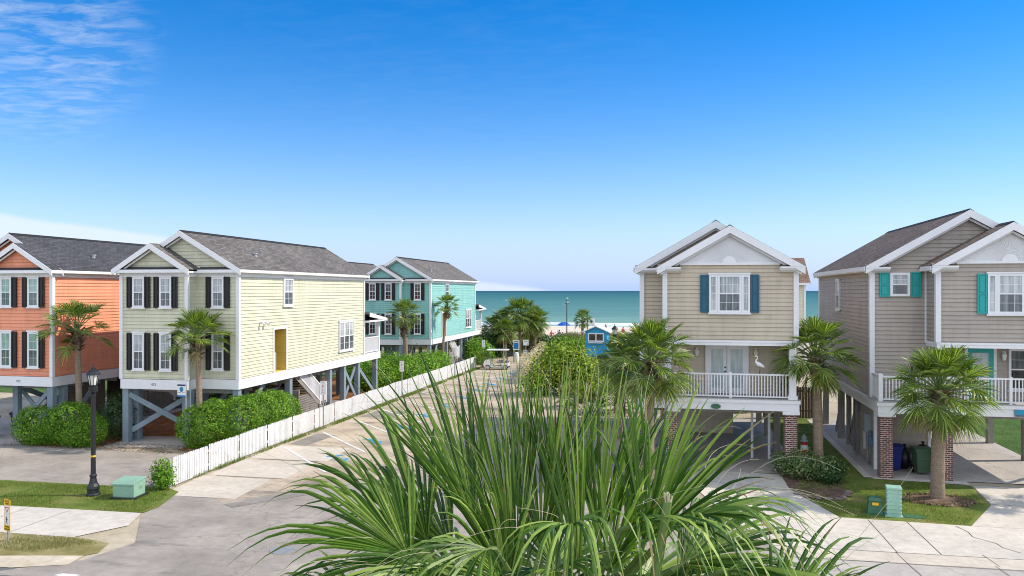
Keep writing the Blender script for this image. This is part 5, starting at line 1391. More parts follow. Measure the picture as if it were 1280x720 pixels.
lamp((-4.45, 57.5, 0), 'distant black street lamp whose lantern shows right of the beach hut', 4.75)

# ------------------------------------------------------------------ signs
def face_map(o, a):
    """sign face centred at o, turned by a about z, facing -y at a=0"""
    ca, sa = math.cos(a), math.sin(a)
    return lambda x, y, z: (o[0] + x * ca + z * sa, o[1] + x * sa - z * ca, o[2] + y)
def plate(root, name, o, a, w, h, mat, d=.006, off=0.):
    f = face_map(o, a); g = lambda x, y, z: f(x, z, y)
    m = MB(g); m.box(-w / 2, w / 2, off, off + d, -h / 2, h / 2)
    return m.build(name, M[mat], root)
YS = empty('crosswalk_sign', (-18.8, 19.5, 0), 'small yellow and white yield to pedestrians sign in the lower left corner', 'sign')
m = MB(); m.box(-.022, .022, -.018, .018, -.05, 1.1); m.build('post', M['grey_metal'], YS)
o = (0, -.03, .78); a = -.30
bp = plate(YS, 'panel', o, a, .31, .9, 'sign_yellow')
plate(YS, 'white_panel', o, a, .25, .56, 'sign_white', .004, .0065)
f = face_map(o, a)
def flat(root, name, polys, mat, z0, z1, f=f):
    m = MB(lambda x, y, z: f(x, y, z))
    for p in polys: m.prism(p, 'z', z0, z1)
    return m.build(name, M[mat], root)
flat(YS, 'yield_symbol', [[(-.1, .23), (.1, .23), (0, .06)]], 'sign_red', .011, .013)
flat(YS, 'yield_centre', [[(-.06, .208), (.06, .208), (0, .105)]], 'sign_white', .0135, .0145)
flat(YS, 'pedestrian_symbol', [[(-.018 + .022 * math.cos(i * .785), -.055 + .022 * math.sin(i * .785)) for i in range(8)], [(-.035, -.08), (.005, -.08), (.0, -.155), (-.03, -.155)],
                               [(-.03, -.15), (-.002, -.15), (.035, -.245), (.012, -.245)], [(-.03, -.15), (-.008, -.15), (-.045, -.245), (-.068, -.245)], [(.0, -.085), (.045, -.125), (.04, -.137), (-.004, -.11)], [(-.03, -.085), (-.06, -.125), (-.053, -.137), (-.024, -.11)]], 'sign_black', .011, .013)
for s, y, sz in (('STATE', .395, .075), ('LAW', .325, .075), ('TO', .025, .04), ('WITHIN', -.335, .06), ('CROSSWALK', -.4, .047)):
    text(YS, s, sz, M['sign_black'], lambda x, yy, z, y=y: f(x, y + yy, .009 + z), depth=.002)
# parking signs along the fence
for i, (x, y, lb) in enumerate(((-18.2, 39.0, 'white parking sign on a post by the yellow house stairs'), (-18.25, 51.3, 'white parking sign on a post where the fence passes the hedge start'), (-18.25, 64.2, 'white parking sign on a post in front of the teal house corner'), (-18.35, 74.8, 'white parking sign on a post by the golf cart'))):
    ps = empty('parking_sign', (x, y, 0), lb, 'sign', group='parking signs along the fence')
    m = MB(); m.box(-.03, .03, -.025, .025, -.05, 2.45); m.build('post', M['grey_metal'], ps)
    o = (0, -.03, 2.12); aa = .12
    plate(ps, 'panel', o, aa, .3, .72, 'sign_white')
    ff = face_map(o, aa)
    for s, yy, sz, mt in (('NO', .27, .09, 'sign_red'), ('P', .08, .2, 'sign_red'), ('9-5', -.12, .09, 'sign_red'), ('PAY', -.25, .09, 'sign_red')):
        text(ps, s, sz, M[mt], lambda x_, y_, z_, yy=yy: ff(x_, yy + y_, .0075 + z_), depth=.001)
# beach access sign by the yellow house
BS = empty('access_sign', (-22.35, 33.2, 0), 'white and navy sign with a blue emblem in front of the yellow house', 'sign')
m = MB(); m.box(-.03, .03, .0, .05, -.05, 2.6); m.build('post', M['grey_metal'], BS)
o = (-.2, -.01, 2.57); aa = -.1; ff = face_map(o, aa)
plate(BS, 'panel', o, aa, .46, .58, 'sign_white'); 
flat(BS, 'header', [[(-.23, .22), (.23, .22), (.23, .29), (-.23, .29)]], 'sign_navy', .0065, .009, ff)
flat(BS, 'footer', [[(-.23, -.29), (.23, -.29), (.23, -.21), (-.23, -.21)]], 'sign_blue', .0065, .009, ff)
flat(BS, 'emblem', [[(.11 * math.cos(i * .3927), .07 + .11 * math.sin(i * .3927)) for i in range(16)]], 'sign_aqua', .0065, .009, ff)
flat(BS, 'emblem_base', [[(-.08, 0.), (.08, 0.), (.05, -.045), (-.05, -.045)]], 'sign_navy', .0092, .011, ff)
flat(BS, 'text_bar', [[(-.19, -.1), (-.03, -.1), (-.03, -.08), (-.19, -.08)], [(.03, -.1), (.19, -.1), (.19, -.08), (.03, -.08)]], 'grey_letter', .0065, .008, ff)
# notice boards by the beach path
NB = empty('notice_board', (-16.1, 79.5, 0), 'blue and white beach rules board on posts under the palm cluster', 'sign')
m = MB()
for x in (-.26, .26): m.box(x - .04, x + .04, .0, .08, -.05, 2.1)
m.build('post', M['old_wood'], NB)
plate(NB, 'panel', (0, -.01, 1.7), 0, .66, 1.0, 'sign_white'); plate(NB, 'poster', (-.02, -.018, 1.62), 0, .52, .62, 'sign_blue', .004); plate(NB, 'header', (0, -.018, 2.05), 0, .5, .1, 'grey_letter', .003)
WS = empty('warning_sign', (-15.05, 79.2, 0), 'white square notice above a smaller one on a thin post by the beach path', 'sign')
m = MB(); m.box(-.03, .03, 0, .05, -.05, 2.3); m.build('post', M['grey_metal'], WS)
plate(WS, 'panel', (.0, -.01, 1.98), 0, .56, .56, 'sign_white'); plate(WS, 'panel', (-.05, -.01, 1.05), 0, .4, .3, 'sign_white'); plate(WS, 'text_bar', (0, -.018, 2.12), 0, .4, .06, 'grey_letter', .003); plate(WS, 'red_mark', (.17, -.018, 1.84), 0, .1, .08, 'sign_red', .003)
plate(WS, 'text_bar', (-.05, -.018, 1.07), 0, .28, .07, 'grey_letter', .003)
TB = empty('trash_barrel', (-15.95, 79.0, 0), 'white litter barrel beneath the blue and white board', 'bin')
MB().lathe([(.2, 0), (.24, .1), (.24, .8), (.22, .82), (.22, .95), (.12, 1.02)], 14).build('barrel', M['cart_white'], TB)

# ------------------------------------------------------------------ utility boxes
TX = empty('transformer_box', (-18.76, 24.62, 0), 'pale green metal transformer box in the grass beside the lamp post', 'utility box', rz=R(6))
MB().box(-.62, .62, -.55, .6, -.03, .09).build('pad', M['black_metal'], TX, bevel=.02)
m = MB(); m.prism([(-.5, .091), (-.5, .62), (-.44, .72), (.45, .78), (.45, .091)], 'x', -.52, .52); m.build('cabinet', M['green_box'], TX, bevel=.018)
m = MB(); m.prism([(-.55, .6), (-.55, .66), (-.46, .745), (.48, .805), (.48, .74), (-.45, .68)], 'x', -.56, .56); m.build('lid', M['green_box'], TX, bevel=.01)
m = MB(); m.box(.522, .535, -.05, .22, .38, .52); m.box(-.49, .49, -.512, -.502, .13, .57); m.build('door', M['green_box'], TX, bevel=.006); TX.scale = (.74, .74, .82)
m = MB(); m.box(.536, .56, .04, .12, .4, .5); m.build('hasp', M['grey_metal'], TX)
PB = empty('utility_pedestal', (6.74, 27.55, 0), 'taller ribbed mint green utility pedestal on the right lawn', 'utility box', rz=R(-8))
m = MB(); m.box(-.21, .21, -.19, .19, -.02, .88); m.build('cabinet', M['green_box_b'], PB, bevel=.03)
m = MB()
for i in range(6): m.box(-.225, .225, -.205, .205, .12 + i * .125, .165 + i * .125)
m.build('ribs', M['green_box_b'], PB, bevel=.01); MB().box(-.235, .235, -.215, .215, .86, .95).build('lid', M['green_box_b'], PB, bevel=.03); MB().box(-.26, .26, -.24, .24, -.02, .05).build('base', M['green_box_b'], PB, bevel=.01)
PD = empty('utility_pedestal', (6.22, 27.75, 0), 'shorter dark green utility box with a yellow sticker', 'utility box', rz=R(-6))
m = MB(); m.taper((0, 0, -.02), (.24, .2), (0, 0, .42), (.19, .16)); m.build('cabinet', M['green_box_d'], PD, bevel=.015)
m = MB(); m.taper((0, 0, .42), (.215, .19), (0, 0, .54), (.17, .14)); m.build('lid', M['green_box_d'], PD, bevel=.02); MB().box(-.27, .27, -.23, .23, -.02, .04).build('base', M['green_box_d'], PD)
MB().box(-.1, .1, -.198, -.185, .3, .39).build('sticker', M['sign_yellow'], PD)
MB().box(-.3, .3, -.2, .2, -.01, .025).build('cover', M['green_box_d'], tag(empty('valve_cover', (7.35, 27.55, 0), 'flat green valve cover lying in the grass beside the tall pedestal', 'utility cover'), None))
# mulch ring round the palm at the right, and bed edging stones
m = MB(); n = 28
ring = [(8.72 + (1.15 + .15 * math.sin(i * 1.9)) * math.cos(i * 6.2832 / n), 29.85 + (.85 + .1 * math.sin(i * 2.7)) * math.sin(i * 6.2832 / n)) for i in range(n)]
for i in range(n):
    a, b = ring[i], ring[(i + 1) % n]
    m.add([(a[0], a[1], .011), (b[0], b[1], .011), (8.72, 29.85, .14)], [(0, 1, 2)])
struct('mulch_ring', m, M['mulch_dark'])
blades('mulch_chips', ring, 2600, .05, .05, M['boot'], z=.03, seed=12, lean=2.5)
sheet('mulch_bed', [(3.95, 30.3), (4.4, 29.35), (5.2, 29.2), (5.75, 29.9), (6.0, 31.6), (5.7, 33.4), (3.95, 33.6)], .014, M['mulch_dark'])
st = [(4.15, 29.75), (4.4, 29.38), (4.72, 29.2), (5.05, 29.12), (5.38, 29.22), (5.6, 29.5), (5.78, 29.85), (5.9, 30.25)]
sm = []
for k in range(3):
    rr = random.Random(k); m = MB(); m.ball((0, 0, .04), (.18, .11, .075), 9, 6)
    m.v = [(x * rr.uniform(.82, 1.15), y * rr.uniform(.85, 1.15), z * rr.uniform(.85, 1.12)) for x, y, z in m.v]; sm.append(m)
names = ('nearest the driveway', 'second from the driveway', 'third from the driveway', 'fourth from the driveway', 'fourth from the lawn end', 'third from the lawn end', 'second from the lawn end', 'at the lawn end')
first = None
for k, (x, y) in enumerate(st):
    if k < 3: o = sm[k].build('edging_stone', M['stone'], None); bank = (bank + [o]) if k else [o]
    else: o = bank[k % 3].copy(); COL.objects.link(o)
    o.location = (x, y, .0); o.rotation_euler.z = k * .9
    tag(o, 'rough brown edging stone of the palm bed, ' + names[k], 'stone', 'edging stones round the palm bed')

# ------------------------------------------------------------------ bins
def bin_(loc, rz, label, mat, s=1., lid='bin_dark'):
    root = empty('wheelie_bin', loc, label, 'bin', rz, 'wheelie bins'); k = s
    m = MB(); m.taper((0, .02 * k, .08 * k), (.23 * k, .24 * k), (0, 0, .95 * k), (.31 * k, .33 * k)); m.build('body', M[mat], root, bevel=.02)
    m = MB(); m.box(-.33 * k, .33 * k, -.35 * k, .35 * k, .9 * k, .955 * k); m.box(-.285 * k, .285 * k, -.3 * k, -.27 * k, .6 * k, .64 * k); m.build('rim', M[mat], root, bevel=.008)
    m = MB(); m.prism([(-.38 * k, .958 * k), (-.38 * k, 1. * k), (-.1 * k, 1.06 * k), (.36 * k, 1.03 * k), (.36 * k, .958 * k)], 'x', -.34 * k, .34 * k); m.build('lid', M[lid], root, bevel=.015)
    for x in (-.25 * k, .25 * k):
        m = MB(); m.tube([(x - .03, .26 * k, .12 * k), (x + .03, .26 * k, .12 * k)], .12 * k, 14); m.build('wheel', M['rubber'], root)
    MB().tube([(-.25 * k, .4 * k, .98 * k), (.25 * k, .4 * k, .98 * k)], .018, 6).build('handle', M[lid], root)
    return root
bin_((9.35, 34.0, .016), .08, 'dark green wheelie bin between the brick piers of the taupe house', 'bin_green', 1.0, 'bin_green')
bin_((8.42, 34.5, .016), -.1, 'blue wheelie bin tight behind the left brick pier of the taupe house', 'bin_blue', 1.0, 'bin_blue')
bin_((-32.85, 32.9, .008), .1, 'blue wheelie bin by the coral house at the left edge', 'bin_blue', 1.05, 'bin_dark')
bin_((-32.6, 34.6, .008), -.1, 'dark wheelie bin behind the blue one under the coral house', 'bin_dark', 1.05)
for i, (x, y, s) in enumerate(((8.95, 34.9, .42), (9.7, 35.1, .46))):
    m = MB(); m.ball((0, 0, s * 1.05), (s * .85, s * .8, s * 1.1), 12, 9)
    r = random.Random(i); m.v = [(a * r.uniform(.88, 1.1), b * r.uniform(.88, 1.1), max(0, c)) for a, b, c in m.v]
    bg = empty('trash_bag', (x, y, .016), ('black trash bag left of the green bin', 'black trash bag right of the green bin')[i], 'trash bag', group='trash bags')
    m.build('bag', M['bag'], bg, smooth=True)
    MB().lathe([(.06, s * 2.05), (.03, s * 2.15), (.08, s * 2.35), (.02, s * 2.3)], 8).build('knot', M['bag'], bg)

# ------------------------------------------------------------------ vehicles
def wheel(root, x, y, r, w, rim='chrome'):
    m = MB(); m.tube([(x, y - w / 2, r), (x, y - w / 2 + .02, r), (x, y + w / 2 - .02, r), (x, y + w / 2, r)], [r * .9, r, r, r * .9], 22)
    o = m.build('wheel', M['rubber'], root)
    m = MB(); sg = 1
    for s in (-1, 1):
        m.tube([(x, y + s * (w / 2 - .01), r), (x, y + s * (w / 2 + .006), r)], r * .66, 20)
    m.build('rim', M[rim], o)
    m = MB()
    for s in (-1, 1):
        for k in range(5):
            a = k * 1.2566 + .3; m.bar((x + .05 * math.cos(a), y + s * (w / 2 + .008), r + .05 * math.sin(a)), (x + r * .6 * math.cos(a), y + s * (w / 2 + .008), r + r * .6 * math.sin(a)), .02, .06, up=(0, 1, 0))
    m.build('spokes', M['grey_metal'], o)
def car(loc, rz, label, mat):
    root = empty('parked_car', loc, label, 'car', rz)
    # side profile lofted across the width (x forward)
    prof = [(-2.15, .45), (-2.2, .75), (-2.1, .98), (-1.6, 1.05), (.75, .98), (1.75, .88), (2.12, .72), (2.2, .45), (2.1, .28), (-2.05, .28)]
    ys = [(-.86, .93, .9), (-.82, .985, 1.), (0, 1., 1.), (.82, .985, 1.), (.86, .93, .9)]
    def loft(prof, ys, c=(0, .6)):
        m = MB(); n = len(prof)
        for (y, sx, sz) in ys: m.v += [(p[0] * sx, y, c[1] + (p[1] - c[1]) * sz) for p in prof]
        for j in range(len(ys) - 1):
            for i in range(n): i2 = (i + 1) % n; m.q.append((j * n + i, j * n + i2, (j + 1) * n + i2, (j + 1) * n + i)); m.mi.append(0)
        m.q.append(tuple(range(n))); m.q.append(tuple(range((len(ys) - 1) * n, len(ys) * n))[::-1]); m.mi += [0, 0]
        return m
    loft(prof, ys).build('body', M[mat], root, smooth=False, bevel=.04)
    cab = [(-1.55, 1.03), (-1.0, 1.42), (-.2, 1.47), (.25, 1.42), (1.05, .97)]
    cb = loft(cab, [(-.74, .94, .93), (-.66, 1, 1), (.66, 1, 1), (.74, .94, .93)], (0, 1.0)).build('cabin', M['car_glass'], root, bevel=.02)
    m = MB()
    for s in (-1, 1):
        for (a, b) in (((-1.5, 1.04), (-.98, 1.42)), ((-.98, 1.43), (.22, 1.44)), ((.22, 1.43), (1.0, .99)), ((-.3, 1.0), (-.3, 1.44))): m.bar((a[0], s * .725, a[1]), (b[0], s * .7, b[1]), .05, .06)
    m.add([(-.98, -.68, 1.445), (.2, -.68, 1.445), (.2, .68, 1.445), (-.98, .68, 1.445), (-.98, -.6, 1.49), (.15, -.6, 1.49), (.15, .6, 1.49), (-.98, .6, 1.49)], [(4, 5, 6, 7), (0, 1, 5, 4), (1, 2, 6, 5), (2, 3, 7, 6), (3, 0, 4, 7)])
    m.build('roof', M[mat], root)
    for x in (-1.35, 1.35):
        for y in (-.76, .76): wheel(root, x, y, .32, .22)
    for y in (-.62, .62):
        MB().ball((2.08, y, .7), (.1, .2, .1), 10, 6).build('headlight', M['pane_light'], root, smooth=True)
        MB().box(-2.2, -2.12, y - .16, y + .16, .72, .9).build('tail_light', M['sign_red'], root, bevel=.02)
    m = MB()
    for s in (-1, 1): m.ball((.7, s * .93, 1.03), (.09, .1, .07), 8, 6)
    m.build('mirror', M[mat], root)
    for s in (-1, 1):
        m = MB(); m.box(-.85, .8, s * .868 - .004, s * .868 + .004, .42, .96); m.build('door', M[mat], root)
    return root
car((-22.5, 42.6, .016), R(-86), 'silver car parked between the piles under the yellow house', 'car_silver')
car((-24.0, 47.5, .016), R(-88), 'dark red car parked behind the silver one under the yellow house', 'car_red')
GC = empty('golf_cart', (-16.3, 71.6, .004), 'white golf cart with a flat roof parked at the end of the lot', 'golf cart', rz=R(187))
m = MB(); m.prism([(1.15, .3), (1.2, .55), (1.05, .85), (.62, .95), (.55, .32), (-.55, .32), (-.55, .62), (-1.1, .66), (-1.15, .35), (-1., .26), (.9, .26)], 'y', -.58, .58); m.build('body', M['cart_white'], GC, bevel=.03)
m = MB(); m.box(-.6, .0, -.55, .55, .63, .78); m.box(-.68, -.58, -.55, .55, .72, 1.15); m.box(-1.15, -.75, -.5, .5, .67, .8); m.build('seat', M['old_wood'], GC, bevel=.03)
m = MB()
for y in (-.54, .54): m.bar((.95, y, .85), (.75, y, 1.75), .06, .06); m.bar((-.95, y, .6), (-.95, y, 1.75), .06, .06); m.bar((-.5, y, .6), (-.5, y, 1.74), .05, .05)
m.box(-1.2, .6, -.5, .5, .22, .262)
m.build('roof_frame', M['cart_green'], GC)
MB().box(-1.1, .9, -.6, .6, 1.75, 1.83).build('roof', M['cart_white'], GC, bevel=.03)
m = MB(); m.tube([(.62, -.25, .95), (.4, -.25, 1.1)], .02, 6); m.tube([(.42 + .0 * math.cos(a / 8 * 6.283), -.25 + .17 * math.cos(a / 8 * 6.283), 1.1 + .17 * math.sin(a / 8 * 6.283)) for a in range(9)], .018, 6); m.build('steering_wheel', M['rubber'], GC)
for x in (-.8, .8):
    for y in (-.52, .52): wheel(GC, x, y, .23, .18)
for y in (-.4, .4): MB().ball((1.12, y, .6), (.06, .1, .07), 8, 6).build('headlight', M['pane_light'], GC)

# ------------------------------------------------------------------ beach hut and beach life
BH = empty('beach_hut', (-9.15, 80.5, 0), 'bright blue beach hut with a pale roof and two dark windows', 'hut', rz=R(-4))
w_, d_, hz = 2.1, 1.9, 3.2
lap(face('F', 0), rect(0, w_, .5, hz), .14, .012).build('front_wall', M['booth_blue'], BH); lap(face('R', w_), rect(0, d_, .5, hz), .14, .012).build('side_wall', M['booth_blue'], BH)
lap(face('L', 0), rect(0, d_, .5, hz), .14, .012).build('side_wall', M['booth_blue'], BH); lap(face('B', d_), rect(0, w_, .5, hz), .14, .012).build('rear_wall', M['booth_blue'], BH)
lap(face('F', -.002), [(0, hz), (w_, hz), (w_ / 2, hz + .42)], .14, .012).build('gable_wall', M['booth_blue'], BH)
m = MB(); m.prism([(-.35, hz - .1), (w_ / 2, hz + .5), (w_ / 2, hz + .4), (-.35, hz - .2)], 'y', -.3, d_ + .3); m.prism([(w_ / 2, hz + .5), (w_ + .35, hz - .1), (w_ + .35, hz - .2), (w_ / 2, hz + .4)], 'y', -.3, d_ + .3); m.build('roof', M['sign_white'], BH)
m = MB(); m.box(-.1, w_ + .1, -.1, d_ + .1, -.1, .5); m.build('base', M['old_wood'], BH)
fh = face('F', -.02); m = MB(fh)
m.box(.25, 1.85, 0, .06, 2.1, 2.2); m.box(.25, 1.85, 0, .06, 2.85, 2.95)
for x in (.25, 1.0, 1.75): m.box(x, x + .1, 0, .058, 2.2, 2.85)
hw = m.build('window', M['white'], BH)
for x in (.35, 1.1): MB(fh).box(x, x + .65, .003, .03, 2.2, 2.85).build('pane', M['pane_black'], hw)
m = MB()
for (x, y) in ((0, 0), (w_, 0), (w_, d_), (0, d_)): m.box(x - .04, x + .04, y - .04, y + .04, .5, hz)
m.build('corner_board', M['booth_blue'], BH)
m = MB(fh); m.box(.3, 1.8, 0, .3, 1.95, 2.02); m.build('counter', M['sign_white'], BH)
WR = empty('walkway_rail', (-6.6, 79.5, 0), 'pale wooden walkway railing right of the beach hut', 'railing')
m = MB()
for i in range(6): m.box(i * .9, i * .9 + .1, 0, .1, -.1, 1.9)
m.build('post', M['pale_wood'], WR); m = MB()
for z in (1.0, 1.45, 1.85): m.box(0, 4.7, -.04, -.002, z, z + .1)
m.box(0, 4.7, -.08, .16, 1.96, 2.02); m.build('rail', M['pale_wood'], WR)
BN = empty('bench', (-13.2, 99, gz(99)), 'grey wooden bench rail beside the lone palm on the beach', 'bench')
m = MB(); m.box(-.8, .8, 0, .4, .42, .48); m.build('seat', M['old_wood'], BN); m = MB(); m.box(-.8, .8, .4, .45, .6, .95); m.build('backrest', M['old_wood'], BN)
for x in (-.7, .7): MB().box(x - .05, x + .05, .02, .4, -.2, .419).build('leg', M['old_wood'], BN)
LP = empty('light_pole', (-15.4, 112, gz(112)), 'tall dark beach light pole with two lamp heads', 'light pole')
MB().lathe([(.11, -.2), (.09, .2), (.055, 6.0), (.05, 6.1)], 10).build('pole', M['black_metal'], LP)
m = MB(); m.box(-.3, .3, -.03, .03, 5.5, 5.56); m.build('arm', M['black_metal'], LP)
for x, z in ((-.42, 5.25), (.1, 5.55), (.05, 6.1)): MB().lathe([(.06, -.05), (.15, .08), (.13, .2), (.04, .26)], 10, (x, 0, z)).build('lamp_head', M['grey_box'], LP)
UM = empty('beach_umbrella', (-16.8, 119, gz(119)), 'blue beach umbrella open on the sand', 'umbrella')
m = MB(); n = 8
apex = (0, 0, 2.75)
for k in range(n):
    a, b = k * 2 * math.pi / n, (k + 1) * 2 * math.pi / n
    pr = None
    for (r_, z) in ((0.01, 2.75), (.45, 2.65), (.8, 2.45), (.98, 2.22)):
        cur = ((r_ * math.cos(a), r_ * math.sin(a), z), (r_ * math.cos(b), r_ * math.sin(b), z))
        if pr: m.add([pr[0], pr[1], cur[1], cur[0]], [(0, 1, 2, 3)])
        pr = cur
m.build('canopy', M['umbrella'], UM); MB().tube([(0, 0, -.1), (0, 0, 2.8)], .025, 6).build('pole', M['sign_white'], UM)
FS = empty('beach_sign', (-11.5, 108, gz(108)), 'white sign on a dark post behind the beach hut', 'sign')
MB().box(-.62, -.5, -.05, .05, -.1, 4.1).build('post', M['black_metal'], FS); plate(FS, 'panel', (0, -.06, 2.9), 0, .9, .95, 'sign_white'); plate(FS, 'mark', (0, -.07, 2.95), 0, .3, .3, 'sign_navy', .004)

def person(loc, rz, label, shirt, pants, h=1.7, sit=False, dress=False, stride=.12):
    root = empty('person', loc, label, 'person', rz, 'people on the beach'); k = h / 1.75
    # one skinned body
    J = {'hip': (0, 0, .95), 'waist': (0, 0, 1.1), 'chest': (0, .0, 1.32), 'neck': (0, 0, 1.5), 'head': (0, .01, 1.6), 'top': (0, .01, 1.7)}
    for s, n in ((-1, 'l'), (1, 'r')):
        J['sh' + n] = (s * .17, 0, 1.42); J['el' + n] = (s * .25, .03 * s, 1.15); J['wr' + n] = (s * .27, -.1, .93); J['ha' + n] = (s * .27, -.13, .83)
        J['th' + n] = (s * .09, 0, .9); J['kn' + n] = (s * .1, -s * stride * .6, .5); J['an' + n] = (s * .1, s * stride, .08); J['to' + n] = (s * .11, s * stride - .14, .03)
    if sit:
        for q in J: J[q] = (J[q][0], J[q][1] + .0, J[q][2] - .78)
        for s, n in ((-1, 'l'), (1, 'r')): J['kn' + n] = (s * .14, -.42, .36); J['an' + n] = (s * .13, -.7, .07); J['to' + n] = (s * .13, -.82, .1); J['wr' + n] = (s * .22, -.3, .32); J['ha' + n] = (s * .2, -.38, .34); J['el' + n] = (s * .26, -.08, .4)
    E_ = [('hip', 'waist'), ('waist', 'chest'), ('chest', 'neck'), ('neck', 'head'), ('head', 'top')]
    for n in 'lr': E_ += [('chest', 'sh' + n), ('sh' + n, 'el' + n), ('el' + n, 'wr' + n), ('wr' + n, 'ha' + n), ('hip', 'th' + n), ('th' + n, 'kn' + n), ('kn' + n, 'an' + n), ('an' + n, 'to' + n)]
    RD = {'hip': .14, 'waist': .125, 'chest': .15, 'neck': .055, 'head': .095, 'top': .085}
    rd = {'sh': .06, 'el': .045, 'wr': .032, 'ha': .04, 'th': .09, 'kn': .06, 'an': .042, 'to': .035}
    names = list(J); me = bpy.data.meshes.new('body')
    me.from_pydata([tuple(c * k for c in J[q]) for q in names], [(names.index(a), names.index(b)) for a, b in E_], [])
    o = bpy.data.objects.new('body', me); COL.objects.link(o); o.parent = root
    me.materials.append(M['skin'])
    sk = o.modifiers.new('skin', 'SKIN'); o.modifiers.new('sub', 'SUBSURF').levels = 1
    o.modifiers['sub'].render_levels = 1
    lay = me.skin_vertices[0] if me.skin_vertices else None
    for i, q in enumerate(names):
        v = RD.get(q) or rd[q[:2]]
        lay.data[i].radius = (v * k, v * k); lay.data[i].use_root = q == 'hip'
    o.modifiers['skin'].use_smooth_shade = True
    z = -.78 if sit else 0
    def body(prof, name, mat):
        m = MB(); m.tube([(0, .0, a + z) for r_, a in prof], [r_ for r_, a in prof], 14)
        m.v = [(x * 1.2 * k, y * .85 * k, c * k) for x, y, c in m.v]
        return m.build(name, M[mat], root, smooth=True)
    if dress: body([(.27, .55), (.2, .85), (.16, 1.08), (.18, 1.3), (.17, 1.42), (.08, 1.48)], 'dress', shirt)
    else:
        body([(.175, .92), (.16, 1.08), (.185, 1.3), (.18, 1.42), (.08, 1.49)], 'shirt', shirt)
        body([(.19, .68), (.18, .84), (.175, .98), (.15, 1.0)] if not sit else [(.2, .8), (.18, .9), (.165, 1.0)], 'shorts', pants)
    m = MB(); m.ball((0, .03 * k, (1.66 + z) * k), (.1 * k, .11 * k, .11 * k), 10, 7); m.build('hair', M['hair'], root, smooth=True)
    return root
person((-15.8, 107.5, gz(107.5)), R(20), 'person in a purple dress walking near the blue umbrella', 'cloth_purple', 'cloth_blue', 1.75, dress=True, stride=.2)
person((-22.5, 132, gz(132)), R(-30), 'person in dark clothes standing on the sand left of the umbrella', 'cloth_blue', 'cloth_blue', 1.75)
person((-20.6, 131, gz(131)), R(10), 'person in red sitting on the sand by the standing one in dark clothes', 'cloth_red', 'cloth_red', 1.7, sit=True)
person((-31.5, 140, gz(140)), R(60), 'tiny figure in dark swimwear near the water', 'cloth_blue', 'cloth_blue', 1.7)
person((-8.6, 128, gz(128)), R(0), 'person in a red top on the sand above the beach hut roof', 'cloth_red', 'cloth_blue', 1.75)
person((-18.8, 127, gz(127)), R(0), 'person sitting low on the sand between the umbrella and the standing pair', 'cloth_blue', 'cloth_red', 1.7, sit=True)

pp = [o for o in bpy.data.objects if o.get('category') == 'person']
for src, loc, rz, lb in ((1, (-27.0, 136), .8, 'distant figure wading at the shore, left of the seated pair'), (4, (-5.4, 133), 2.2, 'distant figure in red right of the beach hut roof'), (5, (-24.3, 128), .6, 'figure sitting on the sand at the left of the standing one'), (1, (-12.2, 138), 1.9, 'small standing figure near the waterline right of the lone palm')):
    dup(pp[src], (loc[0], loc[1], gz(loc[1])), rz, lb)
# ------------------------------------------------------------------ ornaments and chairs
EG = empty('egret_statue', (3.05, 32.83, 3.99), 'white egret sculpture standing on the beige house balcony rail', 'statue')
m = MB()
m.tube([(.34, 0, .22), (.24, 0, .27), (.1, 0, .33), (-.02, 0, .4), (-.08, 0, .46), (-.06, 0, .54), (-.0, 0, .6), (.0, 0, .66), (-.05, 0, .7), (-.1, 0, .7)], [.012, .06, .1, .085, .045, .03, .026, .026, .035, .02], 10)
m.build('body', M['egret'], EG, smooth=True); EG.scale = (.82, .82, .9)
MB().tube([(-.1, 0, .7), (-.24, 0, .685)], [.016, .003], 6).build('beak', M['sign_yellow'], EG)
for y in (-.03, .03): MB().tube([(.1, y, .26), (.12, y, .12), (.09, y, -.06)], .01, 5).build('leg', M['black_metal'], EG)
LH = empty('lighthouse_ornament', (5.2, 35.6, 0), 'red and white striped garden lighthouse beside the palm bed', 'ornament')
pf = [(.2, 0), (.17, .3), (.15, .5), (.135, .7), (.12, .85)]
for k, (a, b) in enumerate(zip(pf[:-1], pf[1:])): MB().lathe([(a[0], a[1]), (b[0], b[1] - .001)], 14).build('band', M['sign_white' if k % 2 == 0 else 'sign_red'], LH)
MB().lathe([(.16, .851), (.16, .88), (.09, .885), (.09, 1.0), (.12, 1.01), (.03, 1.1), (.01, 1.16)], 14).build('lantern_room', M['grey_box'], LH)
def chair(loc, rz, label):
    root = empty('porch_chair', loc, label, 'chair', rz, 'white porch chairs')
    MB().box(-.28, .28, -.28, .25, .36, .41).build('seat', M['white'], root)
    m = MB()
    for i in range(5): m.bar((-.23 + i * .115, .22, .42), (-.25 + i * .125, .42, 1.1), .09, .02, up=(0, 1, 0))
    m.build('backrest', M['white'], root)
    for (x, y) in ((-.25, -.25), (.25, -.25), (-.25, .22), (.25, .22)): MB().box(x - .03, x + .03, y - .03, y + .03, 0, .36).build('leg', M['white'], root)
    for x in (-.31, .31):
        MB().box(x - .05, x + .05, -.32, .3, .6, .63).build('armrest', M['white'], root)
    return root
c0 = chair((-21.0, 50.6, 3.05), R(60), 'white slatted chair nearer the wall on the yellow house rear porch')
dup(c0, (-21.0, 51.5, 3.05), R(80), 'white slatted chair nearer the post on the yellow house rear porch')
dup(c0, (-21.3, 82.2, 3.05), R(30), 'white slatted chair on the teal house seaward porch')
